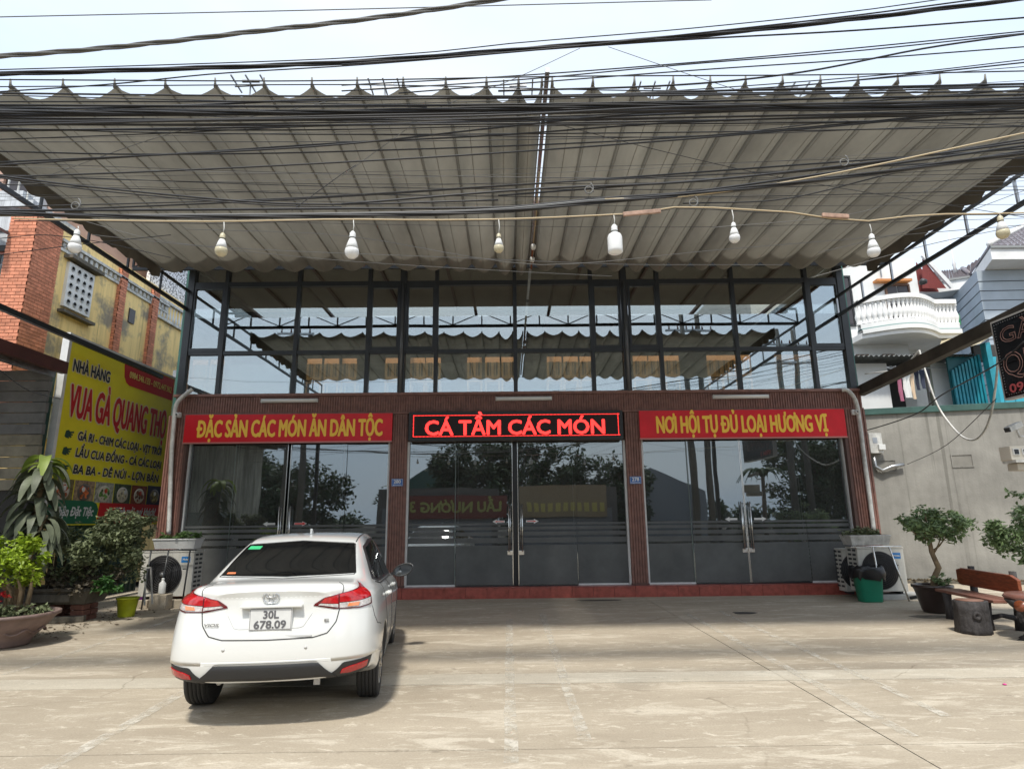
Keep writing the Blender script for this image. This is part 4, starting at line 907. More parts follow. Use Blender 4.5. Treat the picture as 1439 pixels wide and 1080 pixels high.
T('VUA GÀ QUANG THỌ', 10.33, 3.42, 3.0, .56, M['redink'], .016, .022)
for i, (s, wdt) in enumerate((('GÀ RI - CHIM CÁC LOẠI - VỊT TRỜI', 2.62), ('LẨU CUA ĐỒNG - CÁ CÁC LOẠI', 2.66), ('BA BA - DÊ NÚI - LỢN BẢN', 2.62))):
    z = 3.04-i*.29-.0; T(s, 10.66, z, wdt, .15, M['ink'], .006, .012, sl=.12)
    # pointing hand
    hz = z+.07; pts = [(10.34, hz-.05), (10.36, hz+.05), (10.42, hz+.07), (10.45, hz+.045), (10.55, hz+.06), (10.55, hz+.03), (10.47, hz+.015), (10.53, hz+.005), (10.52, hz-.02), (10.47, hz-.015), (10.51, hz-.04), (10.49, hz-.06), (10.44, hz-.045), (10.45, hz-.075), (10.38, hz-.07)]
    MB().prism(pts, lambda u, v: (q+.004, u, v), (.004, 0, 0)).build('pointing_hand', mat('green_ink', (.01, .06, .04), .5), g)
cols = [((.25, .2, .08), (.5, .12, .03)), ((.45, .32, .2), (.6, .15, .04)), ((.5, .5, .42), (.12, .25, .05)), ((.1, .14, .08), (.5, .45, .3)), ((.32, .07, .03), (.15, .05, .02)), ((.02, .03, .08), (.3, .25, .1))]
random.seed(4)
for i in range(6):
    y0 = 10.2+i*.547; z0, z1 = 1.98, 2.35
    if i == 5: z0, z1 = 1.98, 2.37
    ph = MB().box(q+.001, q+.005, y0+.012, y0+.535, z0, z1).build('dish_photo', mat('photo_ground', cols[i][0], .5, 0, .4, 14, col2=tuple(c*.35 for c in cols[i][0])), g)
    cy, cz = y0+.27, (z0+z1)/2-.02
    MB().lathe([(.17, 0), (.175, .003), (.14, .004)], (q+.006, cy, cz), 20, 'X', sy=.85).build('bowl_print', mat('bowl_rim', (.6, .55, .45) if i not in (1, 5) else (.12, .1, .08), .5), ph)
    a = MB()
    for k in range(26):
        rr_, aa = .13*math.sqrt(random.random()), random.uniform(0, 6.28); s1 = random.uniform(.012, .04)
        a.lathe([(s1, 0), (s1*.8, .002)], (q+.011+k*.0001, cy+rr_*math.cos(aa), cz+rr_*.8*math.sin(aa)), 6, 'X')
    a.build('food_print', mat('food', cols[i][1], .5, island=.75), ph, kind='stuff')
    MB().lathe([(.045, 0), (.04, .002)], (q+.016, cy+random.uniform(-.08, .08), cz+.05), 12, 'X').build('sauce_dish_print', mat('sauce', random.choice([(.5, .05, .02), (.7, .7, .68), (.6, .3, .05)]), .4), ph)
MB().prism([(10.2, 1.6), (10.2, 2.0), (11.25, 2.0), (11.38, 1.96), (11.45, 1.86), (11.42, 1.7), (11.5, 1.6)], lambda u, v: (q+.006, u, v-.0), (.006, 0, 0)).build('green_ribbon', mat('green_print', (.01, .13, .06), .5), g)
MB().prism([(11.45, 1.6), (11.48, 1.98), (13.42, 1.98), (13.46, 1.9), (13.42, 1.64), (13.2, 1.6)], lambda u, v: (q+.004, u, v), (.006, 0, 0)).build('red_ribbon', M['redink'], g)
text('Nhận Đặt Tiệc', 'lettering', M['white'], g, (q+.014, 10.32, 1.74), U, V, 1.0, .15, .006, .003, slant=.3)
text('Kính mời quý khách!', 'lettering', M['white'], g, (q+.012, 11.95, 1.76), U, V, 1.35, .15, .006, .003, slant=.3)
MB().box(-7.62, -7.3, 13.52, 13.62, 4.4, 5.0).build('bracket_plate', M['steel'], g)
# the board stands further out, alongside the end of the building
g.scale = (1.126,)*3; g.location = (-8.5, 13.29, 1.58)

# ================================================================ ACROSS THE STREET (seen mirrored in the glass)
M['leafdk'] = mat('tree_leaf', (.035, .065, .022), .6, island=.45, trans=.25); M['bark'] = mat('bark', (.09, .07, .05), .9, bump=.6, bs=20)
def leafcloud(b, c, rad, n, ls, seed, clumps=30, flat_=1., hollow=.0):
    rn = random.Random(seed); c = Vector(c); cs = []
    for _ in range(clumps):
        while True:
            v = Vector((rn.uniform(-1, 1), rn.uniform(-1, 1), rn.uniform(-1, 1)))
            if v.length < 1 and v.length > hollow: break
        cs.append((Vector((v.x*rad[0], v.y*rad[1], v.z*rad[2])), rn.uniform(.16, .34)))
    for i in range(n):
        cc, r = rn.choice(cs); mr = (rad[0]+rad[1]+rad[2])/3
        d = Vector((rn.gauss(0, 1), rn.gauss(0, 1), rn.gauss(0, 1)*flat_)).normalized()*(r*mr*rn.random()**.4)
        p = c+cc+d; a_ = Vector((rn.uniform(-1, 1), rn.uniform(-1, 1), rn.uniform(-.9, .3))).normalized(); nn = a_.cross(Vector((rn.uniform(-1, 1), rn.uniform(-1, 1), 1))).normalized()
        s = ls*rn.uniform(.6, 1.25); up_ = a_.cross(nn)*s*.12
        b.add([p, p+a_*s*.5+nn*s*.26+up_, p+a_*s, p+a_*s*.5-nn*s*.26+up_], [(0, 1, 2), (0, 2, 3)])
    return b
def tree(x, y, hgt, rad, n, ls, seed, lab, name='broadleaf_tree', group=None, leaf=None):
    t = thing(name, lab, 'tree', (x, y, 0), group=group); rn = random.Random(seed)
    MB().tube([(x, y, 0), (x+.15, y, hgt*.35), (x, y+.1, hgt*.75)], [.22, .16, .07], 8).build('trunk', M['bark'], t)
    for k in range(5):
        a_ = rn.uniform(0, 6.28); MB().tube([(x+.1, y, hgt*(.4+.06*k)), (x+rad[0]*.4*math.cos(a_), y+rad[1]*.4*math.sin(a_), hgt*(.6+.05*k)), (x+rad[0]*.7*math.cos(a_), y+rad[1]*.7*math.sin(a_), hgt*(.7+.06*k))], [.09, .06, .02], 6).build('limb', M['bark'], t)
    leafcloud(MB(), (x, y, hgt-rad[2]), rad, n, ls, seed, 70).build('crown', leaf or M['leafdk'], t, kind='stuff', normals=False)
tl = [(-2.6, -12.6, 6.9, (2.5, 2, 2.7)), (3.4, -13.5, 6.4, (3.2, 2, 2.8)), (7.6, -15, 5.6, (2.2, 2, 2.4)), (-12.6, -9, 5.0, (3.4, 2, 2.1)), (.6, -16, 7.3, (3.0, 2.2, 3.1)), (19.5, -12, 7.0, (2.8, 2, 2.8)), (-17, -14, 6.0, (3, 2, 2.6)), (26, -22, 6.5, (3, 3, 2.6))]
for i, (x, y, hg, rd) in enumerate(tl): tree(x, y, hg, rd, 6500, .34, 40+i, 'broadleaf tree across the street mirrored in the doors, %s of eight' % words[i], group='trees across the street')
for i, (x, y, hg) in enumerate(((-10.9, -3.2, 12), (-10.2, -3.3, 11), (9.1, -3.1, 12), (9.9, -3.2, 12), (15.3, -6, 12), (16.3, -6.2, 12))):
    t = thing('utility_pole', 'concrete utility pole across the street carrying the cables, %s of six' % words[i], 'utility pole', (x, y, 0), group='utility poles by the road')
    MB().tube([(x, y, 0), (x, y, hg)], [.19, .12], 10).build('pole', mat('pole_concrete', (.12, .115, .105), .9, 0, .2, 2), t)
    for z in (hg-1, hg-2): MB().box(x-.9, x+.9, y-.05, y+.05, z, z+.1).build('crossarm', M['steel'], t)
    for k in range(4): MB().tube([(x-.7+k*.46, y, hg-.9), (x-.7+k*.46, y, hg-.68)], [.05, .03], 8).build('insulator', M['brown_dark'], t)
t = thing('green_warehouse', 'green gabled warehouse across the street mirrored in the left doors', 'building', (-5.5, -22, 0))
MB().prism([(-9, 0), (-9, 4), (-6, 6), (-3, 4), (-3, 0)], lambda u, v: (u, -22, v), (0, -8, 0)).build('hall', mat('green_hall', (.04, .1, .08), .7), t); MB().box(-8, -4, -21.98, -21.9, 0, 3).build('door', M['dirtywhite'], t)
t = thing('grey_hall', 'low grey gabled hall across the street mirrored in the right doors', 'building', (10, -22, 0)); MB().prism([(7, 0), (7, 3.6), (11, 5.4), (15, 3.6), (15, 0)], lambda u, v: (u, -20, v), (0, -10, 0)).build('hall', mat('grey_hall', (.25, .26, .28), .7), t)
t = thing('red_shop_banner', 'red banner LẨU NƯỚNG 36 across the street, mirrored in the middle doors', 'banner', (-2, -7.0, 1.9))
MB().box(-6.2, -.1, -7.1, -7.0, 1.7, 2.9).build('panel', mat('dull_red_banner', (.17, .035, .025), .6), t)
text('LẨU NƯỚNG 36', 'lettering', mat('yellow_green_letter', (.36, .36, .1), .5), t, (-.4, -6.99, 2.05), (-1, 0, 0), (0, 0, 1), 5.4, .52, .03, .02)
t = thing('tan_shop_board', 'tan shop board across the street mirrored in the middle doors', 'signboard', (3, -7, 1.6)); MB().box(.6, 5.4, -7.1, -7.0, 1.7, 3.4).build('board', mat('tan_board', (.3, .22, .13), .7), t)
a = MB()
for k in range(11): a.box(1.0+k*.4, 1.25+k*.4, -6.99, -6.98, 2.0, 2.5)
a.build('blurred_print', mat('yellow_print', (.5, .42, .12), .6), t)
for (x0, x1, lab) in ((-7.2, -.6, 'left'), (.4, 6.0, 'right')):
    t = thing('shop_front', 'dark low shop front across the street, the %s one behind the banners' % lab, 'shop', ((x0+x1)/2, -8, 0), group='shops across the street')
    MB().box(x0, x1, -12, -7.2, 0, 3.3).build('wall', mat('dim_shop', (.12, .11, .1), .8), t); MB().box(x0+.3, x1-.3, -7.19, -7.15, .1, 2.2).build('shutter', mat('shutter_grey', (.2, .2, .21), .6), t)
for (x, y, sz, lab) in ((13.0, -4.5, 3.6, 'tall'), (4.6, -9.6, 2.6, 'small')):
    t = thing('palm_tree', '%s palm across the street mirrored in the right doors' % lab, 'palm', (x, y, 0), group='palms across the street'); MB().tube([(x, y, 0), (x+.1, y, sz)], [.13, .1], 8).build('trunk', M['bark'], t)
    for k in range(13):
        a_ = k*2*math.pi/13; b = MB(); vs = []
        for j in range(8):
            u = j/7; r = 1.3*u; z = sz+.75*math.sin(u*2.6)*.8-.5*u*u; wv = .16*math.sin(math.pi*min(1, u+.12))
            cx, cy = x+.1+r*math.cos(a_), y+r*math.sin(a_); vs += [(cx-wv*math.sin(a_), cy+wv*math.cos(a_), z-.08), (cx, cy, z), (cx+wv*math.sin(a_), cy-wv*math.cos(a_), z-.08)]
        b.add(vs, [(3*j+k2, 3*j+k2+1, 3*j+k2+4, 3*j+k2+3) for j in range(7) for k2 in (0, 1)]).build('frond', M['leafdk'], t, normals=False)

b = MB()
for k in range(16): leafcloud(b, (-60+k*8, -34+3*math.sin(k), 1.4), (5, 2.5, 2.2+.7*math.sin(k*2.3)), 900, .7, 200+k, 20)
b.build('far_tree_line', M['leafdk'], None, kind='stuff', label='dark line of trees and scrub far across the street, mirrored in the glass', cat='tree line', normals=False)
# ================================================================ CAR
def lut(tab, x):
    if x <= tab[0][0]: return tab[0][1]
    for i in range(len(tab)-1):
        if x <= tab[i+1][0]:
            x0, y0 = tab[i]; x1, y1 = tab[i+1]; t = (x-x0)/(x1-x0)
            ym = tab[i-1] if i else None; yp = tab[i+2] if i+2 < len(tab) else None
            m0 = (y1-ym[1])/(x1-ym[0])*(x1-x0) if ym else (y1-y0); m1 = (yp[1]-y0)/(yp[0]-x0)*(x1-x0) if yp else (y1-y0)
            if (y1-y0)*m0 <= 0: m0 = 0
            if (y1-y0)*m1 <= 0: m1 = 0
            m0 = math.copysign(min(abs(m0), 3*abs(y1-y0)), m0) if m0 else 0; m1 = math.copysign(min(abs(m1), 3*abs(y1-y0)), m1) if m1 else 0
            return (2*t**3-3*t*t+1)*y0+(t**3-2*t*t+t)*m0+(3*t*t-2*t**3)*y1+(t**3-t*t)*m1
    return tab[-1][1]
HW = [(0, .50), (.012, .58), (.035, .655), (.07, .715), (.12, .765), (.2, .805), (.34, .84), (.6, .858), (1, .865), (3.3, .865), (3.8, .845), (4.1, .79), (4.3, .69), (4.4, .55), (4.42, .48)]
ZB = [(0, .365), (.35, .35), (.65, .27), (1, .2), (3.5, .2), (4.1, .22), (4.42, .3)]
ZS = [(0, .985), (.5, .985), (1.2, .965), (2.2, .925), (3.1, .885), (3.6, .85), (4.1, .74), (4.42, .6)]
ZT = [(0, 1.045), (.06, 1.085), (.2, 1.10), (.45, 1.105), (.62, 1.125), (.95, 1.275), (1.25, 1.395), (1.5, 1.445), (1.95, 1.475), (2.4, 1.465), (2.75, 1.42), (2.95, 1.36), (3.3, 1.15), (3.62, .985), (3.8, .945), (4.15, .85), (4.36, .72), (4.42, .63)]
WR = [(0, .44), (.035, .53), (.1, .61), (.2, .655), (.5, .655), (.62, .65), (.95, .60), (1.3, .555), (2, .55), (2.8, .555), (3.2, .61), (3.6, .67), (4, .62), (4.42, .4)]
def sec(y):
    hw, zb, zs, zt, wr = (lut(t_, y) for t_ in (HW, ZB, ZS, ZT, WR))
    k = max(0, min(1, (zt-zs-.1)/.3))   # 1 in the cabin
    P = [(0, zb), (.35*hw, zb), (.7*hw, zb), (.9*hw, zb+.015), (.965*hw, zb+.06), (.985*hw, zb+.16), (hw, .50), (hw, .62), (.992*hw, .74), (.975*hw, .86 if zs > .93 else zs-.07), (.945*hw, zs-.025), (.91*hw, zs+.012)]
    e = .91*hw; d = zt-.045
    P += [(e+(wr-e)*.25, zs+.012+(d-zs-.012)*.2+.0*k), (e+(wr-e)*.55+.012*k, zs+(d-zs)*.55), (e+(wr-e)*.82+.010*k, zs+(d-zs)*.86), (wr*.985, d+.012), (wr*.90, zt-.016), (wr*.65, zt-.003), (wr*.3, zt+.004), (0, zt+.006)]
    # even, finer section
    Q = []
    for i in range(len(P)-1):
        a_, b_, c_, d_ = P[max(i-1, 0)], P[i], P[i+1], P[min(i+2, len(P)-1)]
        for k2 in range(3):
            u = k2/3; Q.append(tuple(.5*((2*b_[q]) + (c_[q]-a_[q])*u + (2*a_[q]-5*b_[q]+4*c_[q]-d_[q])*u*u + (3*b_[q]-a_[q]-3*c_[q]+d_[q])*u**3) for q in (0, 1)))
    Q.append(P[-1]); return Q
def gz(z): return lut([(.2, .12), (.37, .045), (.46, .012), (.56, 0), (.66, .005), (.76, .022), (.85, .042), (.93, .053), (.99, .052), (1.05, .033), (1.09, .03), (1.2, .03)], z)
def deform(v):
    if v.y < .9:
        w_ = (1-v.y/.9)**2; v.y += w_*gz(v.z) + w_*.10*(v.x/.8)**2*(1 if abs(v.x) < .85 else 1)
    if v.y > 3.9: v.y -= ((v.y-3.9)/.52)**2*.22*(v.x/.7)**2
    # crisp shoulder crease and sill tuck
    return v
ys = [0, .005, .012, .022, .035, .05, .07, .095, .12, .155, .2, .26, .32]+[.4+.09*i for i in range(44)]+[4.33, 4.38, 4.41, 4.42]
secs = [sec(y) for y in ys]; n = len(secs[0])
vs, fs = [], []
for y, P in zip(ys, secs):
    for (x, z) in P: vs.append(Vector((x, y, z)))
    for (x, z) in P[1:-1][::-1]: vs.append(Vector((-x, y, z)))
m_ = 2*n-2
for j in range(len(ys)-1):
    for i in range(m_): fs.append((j*m_+i, j*m_+(i+1) % m_, (j+1)*m_+(i+1) % m_, (j+1)*m_+i))
# rear and front caps as grids across the width
def cap(j, rev):
    K = 24; rows = []
    for i in range(1, n-1):
        x, z = secs[j][i]; y = ys[j]; row = []
        for k in range(K+1):
            if k == 0: row.append(j*m_+i)
            elif k == K: row.append(j*m_+(m_-i))
            else: vs.append(Vector((x*(1-2*k/K), y, z))); row.append(len(vs)-1)
        rows.append(row)
    for a_, b_ in zip(rows, rows[1:]):
        for k in range(K):
            f = (a_[k], a_[k+1], b_[k+1], b_[k]); fs.append(f[::-1] if rev else f)
    for end, row in ((0, rows[0]), (n-1, rows[-1])):
        for k in range(K):
            pass
        fs.append(tuple([j*m_+end]+(row if (end == 0) ^ rev else row[::-1])))
cap(0, False); cap(len(ys)-1, True)
vs = [deform(v) for v in vs]
M['carwhite'] = mat('white_car_paint', (.70, .71, .69), .32, 0, 0, coat=1)
M['carblack'] = mat('car_black_plastic', (.022, .023, .025), .5, bump=.1, bs=300)
M['carglass'] = mat('dark_tinted_glass', (.006, .007, .008), .03, spec=.9)
M['seamblk'] = mat('panel_gap', (.03, .03, .03), .7)
RZ = R(7.4); fwd = Vector((-math.sin(RZ), math.cos(RZ), 0)); pos = Vector((-2.06, 6.15, 0)) - fwd*.975
car = thing('white_sedan', 'white sedan parked with its back to the viewer, licence plate 30L 678.09', 'car', pos, RZ)
bm_ = bpy.data.meshes.new('body'); bm_.from_pydata([v.copy() for v in vs], [], fs)
b = bmesh.new(); b.from_mesh(bm_); bmesh.ops.remove_doubles(b, verts=b.verts, dist=1e-5); bmesh.ops.recalc_face_normals(b, faces=b.faces); b.to_mesh(bm_)
BV = BVHTree.FromBMesh(b); b.free()
bm_.materials.append(M['carwhite']); bm_.materials.append(M['carblack'])
for p in bm_.polygons: p.use_smooth = True
bo = bpy.data.objects.new('body', bm_); COL.objects.link(bo)
cut = MB()
for y in (.975, 3.525):
    for s in (-1, 1):
        cut.lathe([(.345, s*.60), (.345, s*1.0)] if s > 0 else [(.345, -1.0), (.345, -.60)], (0, y, .315), 36, 'X')
co = cut.build('cutter', M['carblack']); co.location = (0, 0, 0); c_ = org(co); co.location = c_
md = bo.modifiers.new('b', 'BOOLEAN'); md.object = co; md.operation = 'DIFFERENCE'; md.solver = 'EXACT'; md.material_mode = 'TRANSFER'
bpy.context.view_layer.update(); dg = bpy.context.evaluated_depsgraph_get()
nm = bpy.data.meshes.new_from_object(bo.evaluated_get(dg)); bo.modifiers.clear(); bo.data = nm; bpy.data.objects.remove(co)
bo.parent = car
def hit(o, d):
    h, nn, i, dist = BV.ray_cast(Vector(o), Vector(d).normalized())
    return (h, nn) if h else (None, None)
def cyl(s, z):   # rear wrap coordinates: s equals x on the rear face
    th = math.atan(s/1.0); d = Vector((math.sin(th), -math.cos(th), 0)); o = Vector((0, 1.0, z))+d*3
    return hit(o, -d)
def rearp(x, z): return hit((x, -2, z), (0, 1, 0))
def side(sg): return lambda y, z: hit((sg*2, y, z), (-sg, 0, 0))
def front(x, z): return hit((x, 6, z), (0, -1, 0))
def plin(P, t):
    L_ = [0]
    for a_, b_ in zip(P, P[1:]): L_.append(L_[-1]+math.hypot(b_[0]-a_[0], b_[1]-a_[1]))
    q = t*L_[-1]
    for i in range(len(P)-1):
        if q <= L_[i+1] or i == len(P)-2:
            u = (q-L_[i])/max(1e-9, L_[i+1]-L_[i]); return (P[i][0]+(P[i+1][0]-P[i][0])*u, P[i][1]+(P[i+1][1]-P[i][1])*u)
def patch(name, lo, hi, pf, m, e=.004, nu=28, nv=8, parent=None, th=.006):
    b = MB(); G = []
    for i in range(nu+1):
        a_, c_ = plin(lo, i/nu), plin(hi, i/nu); row = []
        for j in range(nv+1):
            v = j/nv; h, nn = pf(a_[0]+(c_[0]-a_[0])*v, a_[1]+(c_[1]-a_[1])*v); row.append((h, nn))
        G.append(row)
    last = None; vv = []
    for row in G:
        for k, (h, nn) in enumerate(row):
            if h is None: h, nn = last if last else (Vector((0, 0, 0)), Vector((0, -1, 0)))
            last = (h, nn); vv.append(h+nn*e)
    W_ = nv+1; ff = [(i*W_+j, i*W_+j+1, (i+1)*W_+j+1, (i+1)*W_+j) for i in range(nu) for j in range(nv)]
    b.add(vv, ff, True)
    # rim going back under the surface gives it an edge
    rim = [i*W_ for i in range(nu+1)]+[nu*W_+j for j in range(1, W_)]+[i*W_+nv for i in range(nu-1, -1, -1)]+[j for j in range(nv-1, 0, -1)]
    nb = len(vv); fl = [q for row in G for q in row]
    inner = [vv[i]-(fl[i][1] or Vector((0, -1, 0)))*(e+th) for i in rim]; K = len(rim)
    b.add([vv[i] for i in rim]+inner, [(i, (i+1) % K, K+(i+1) % K, K+i) for i in range(K)])
    return b.build(name, m, parent or car, normals=True, c=None)
def ribbonline(name, P, pf, r, m, N_=40, e=0., parent=None):
    pts = []
    for i in range(N_+1):
        h, nn = pf(*plin(P, i/N_))
        if h is not None: pts.append(h+nn*e)
    return MB().tube(pts, r, 5).build(name, m, parent or car)
# glass
rw = patch('rear_window', [(-.60, 1.128), (0, 1.118), (.60, 1.128)], [(-.515, 1.375), (0, 1.405), (.515, 1.375)], rearp, M['carglass'], .004, 30, 10)
patch('sticker', [(-.50, 1.335), (-.38, 1.335)], [(-.49, 1.362), (-.37, 1.362)], rearp, mat('green_sticker', (.05, .5, .2), .5), .007, 4, 2, rw, .002)
patch('sticker', [(-.55, 1.138), (-.47, 1.138)], [(-.545, 1.15), (-.475, 1.15)], rearp, mat('orange_sticker', (.7, .2, .08), .5), .007, 4, 2, rw, .002)
ribbonline('window_seal', [(-.60, 1.12), (-.52, 1.38), (0, 1.41), (.52, 1.38), (.60, 1.12), (0, 1.11), (-.60, 1.12)], rearp, .005, M['carblack'], 80)
patch('windscreen', [(-.62, 1.0), (.62, 1.0)], [(-.52, 1.36), (.52, 1.36)], front, M['carglass'], .004)
for sg in (-1, 1):
    pf = side(sg)
    patch('window_surround', [(.92, 1.055), (1.25, 1.0), (2.2, .965), (3.28, .925)], [(.96, 1.09), (1.32, 1.345), (1.9, 1.405), (2.45, 1.40), (2.85, 1.30), (3.30, .95)], pf, M['carblack'], .003, 44, 8)
    patch('rear_door_glass', [(1.12, 1.055), (1.28, 1.02), (2.02, .995)], [(1.16, 1.12), (1.38, 1.325), (2.02, 1.375)], pf, M['carglass'], .008, 20, 6)
    patch('front_door_glass', [(2.12, .99), (3.1, .955)], [(2.12, 1.375), (2.5, 1.365), (2.78, 1.285), (3.08, 1.03)], pf, M['carglass'], .008, 20, 6)
    ribbonline('belt_trim', [(1.0, 1.02), (1.25, .985), (2.2, .95), (3.28, .912)], pf, .007, M['carblack'])
    for P in ([(1.22, .98), (1.2, .75), (1.32, .5), (1.4, .28)], [(2.07, .95), (2.08, .6), (2.09, .27)], [(3.12, .9), (3.16, .6), (3.12, .27)], [(1.4, .28), (3.12, .26)]): ribbonline('door_gap', P, pf, .004, M['seamblk'])
    for y in (1.45, 2.32):
        h, nn = pf(y, .86); h2, _ = pf(y+.19, .855)
        MB().tube([h+nn*.0, h+nn*.03+Vector((0, .015, 0)), h2+nn*.03-Vector((0, .015, 0)), h2], [.016, .018, .018, .016], 8).build('door_handle', M['carwhite'], car)
    # mirror on its stalk
    c0 = Vector((sg*.955, 2.86, .99)); mb = MB()
    for (k_, yy) in ((.9, -.055), (1.0, -.04), (1.02, 0), (.85, .06), (.45, .10)):
        mb.v += [c0+Vector((sg*(.125*k_*math.cos(q*math.pi/10)+.012*math.sin(q*math.pi/10)), yy, .078*k_*math.sin(q*math.pi/10)+.02*k_*math.cos(q*math.pi/10))) for q in range(20)]
    for j in range(4):
        for q in range(20): mb.f.append([j*20+q, j*20+(q+1) % 20, (j+1)*20+(q+1) % 20, (j+1)*20+q]); mb.mi.append(0); mb.sm.append(True)
    mb.f.append(list(range(80, 100))); mb.mi.append(0); mb.sm.append(True)
    mirror = mb.build('door_mirror', M['carwhite'], car)
    gl = MB(); gl.v = [c0+Vector((sg*(.108*math.cos(q*math.pi/10)+.01*math.sin(q*math.pi/10)), -.052, .066*math.sin(q*math.pi/10)+.018*math.cos(q*math.pi/10))) for q in range(20)]; gl.f = [list(range(20))]; gl.mi = [0]; gl.sm = [False]
    gl.build('mirror_glass', mat('mirror_glass', (.3, .33, .36), .04, 1), mirror)
    rmb = MB().tube([c0+Vector((sg*(.118*math.cos(q*math.pi/10)+.01*math.sin(q*math.pi/10)), -.056, .073*math.sin(q*math.pi/10)+.019*math.cos(q*math.pi/10))) for q in range(21)], .009, 6, False).build('mirror_rim', M['carblack'], mirror)
    MB().bar(c0+Vector((-sg*.15, .02, -.05)), c0+Vector((-sg*.07, .01, -.04)), .06, .035).build('mirror_arm', M['carblack'], car)
# tail lights
M['lamp_red'] = mat('tail_lamp_red', (.5, .008, .012), .12, coat=1, var=.35, vs=30); M['lamp_dkred'] = mat('tail_lamp_border', (.12, .004, .008), .15, coat=1)
M['lamp_clear'] = mat('lamp_clear', (.62, .58, .56), .15, coat=1, var=.4, vs=45); M['lamp_orange'] = mat('lamp_orange', (.75, .26, .10), .2, coat=1)
for sg in (-1, 1):
    f = lambda P: [(sg*x, z) for x, z in P]
    tl_ = patch('tail_light', f([(.36, .925), (.56, .892), (.84, .885), (1.12, .905)]), f([(.37, .94), (.45, .985), (.62, 1.015), (.9, 1.045), (1.17, 1.075)]), cyl, M['lamp_dkred'], .006, 40, 8)
    patch('red_lens', f([(.42, .944), (.585, .934)]), f([(.46, .982), (.585, 1.003)]), cyl, M['lamp_red'], .012, 12, 5, tl_)
    patch('red_lens', f([(.60, .944), (.85, .949), (1.09, .965)]), f([(.60, 1.007), (.88, 1.033), (1.13, 1.062)]), cyl, M['lamp_red'], .012, 18, 5, tl_)
    patch('clear_lens', f([(.40, .928), (.585, .902)]), f([(.42, .940), (.585, .929)]), cyl, M['lamp_clear'], .012, 12, 4, tl_)
    patch('clear_lens', f([(.60, .900), (.82, .896), (1.06, .912)]), f([(.60, .938), (.84, .943), (1.08, .958)]), cyl, M['lamp_clear'], .011, 18, 4, tl_)
    patch('orange_lens', f([(.68, .907), (.82, .905)]), f([(.70, .932), (.84, .936)]), cyl, M['lamp_orange'], .016, 10, 3, tl_)
    ribbonline('lens_divider', f([(.592, .895), (.592, 1.012)]), cyl, .006, M['lamp_dkred'], 8, .010, tl_)
    # black lower bumper wing with reflector
    wing = patch('bumper_wing', f([(.52, .36), (.84, .375), (1.05, .40)]), f([(.50, .38), (.585, .43), (.64, .482), (.86, .488), (1.12, .497)]), cyl, M['carblack'], .006, 24, 6)
    patch('reflector', f([(.63, .402), (.74, .402), (.98, .425)]), f([(.64, .43), (.72, .449), (.99, .47)]), cyl, M['lamp_red'], .014, 16, 4, wing)
    ribbonline('bumper_gap', f([(1.14, .885), (1.2, .80), (1.35, .73), (1.9, .70)]), cyl, .0035, M['seamblk'], 30)
patch('diffuser', [(-.56, .362), (0, .355), (.56, .362)], [(-.46, .44), (-.385, .512), (.385, .512), (.46, .44)], rearp, M['carblack'], .012, 30, 6)
for P in ([(-.60, .89), (-.565, .80), (-.48, .715), (-.36, .688), (0, .682), (.36, .688), (.48, .715), (.565, .80), (.60, .89)], ): ribbonline('boot_lid_gap', P, cyl, .0045, M['seamblk'], 70)
ribbonline('boot_lid_gap', [(-.63, 1.0), (-.66, 1.09)], cyl, .004, M['seamblk'], 10); ribbonline('boot_lid_gap', [(.63, 1.0), (.66, 1.09)], cyl, .004, M['seamblk'], 10)
ribbonline('plate_recess_edge', [(-.33, .87), (-.27, .775), (-.24, .765), (.24, .765), (.27, .775), (.33, .87)], rearp, .003, mat('soft_grey_edge', (.45, .46, .46), .5), 40)
for x in (-.33, .30):
    h, nn = rearp(x, .615); MB().lathe([(.012, .004), (.013, -.002)], h, 12, 'Y').build('parking_sensor', mat('sensor_grey', (.5, .5, .48), .5), car)
# plate
h, nn = rearp(0, .835); py_ = h.y-.02; x0 = .015
pl_ = MB().box(x0-.165, x0+.165, py_-.004, py_+.02, .755, .92).build('licence_plate', M['white'], car, bevel=.003)
a = MB(); 
for (u0, u1, v0, v1) in ((-.16, .16, .158, .1605), (-.16, .16, .0045, .007), (-.16, -.1575, .007, .158), (.1575, .16, .007, .158)): a.box(x0+u0, x0+u1, py_-.0055, py_-.0038, .755+v0, .755+v1)
M['platechar'] = mat('plate_grey_print', (.12, .12, .13), .5); a.build('plate_border', M['platechar'], pl_)
text('30L', 'plate_text', M['platechar'], pl_, (x0-.057, py_-.004, .845), (1, 0, 0), (0, 0, 1), .118, .058, .0025, .0015)
text('678.09', 'plate_text', M['platechar'], pl_, (x0-.125, py_-.004, .770), (1, 0, 0), (0, 0, 1), .245, .058, .0025, .0015)
MB().box(x0-.24, x0+.24, py_-.02, py_+.05, .925, .945).build('plate_garnish', M['carwhite'], car, bevel=.006)
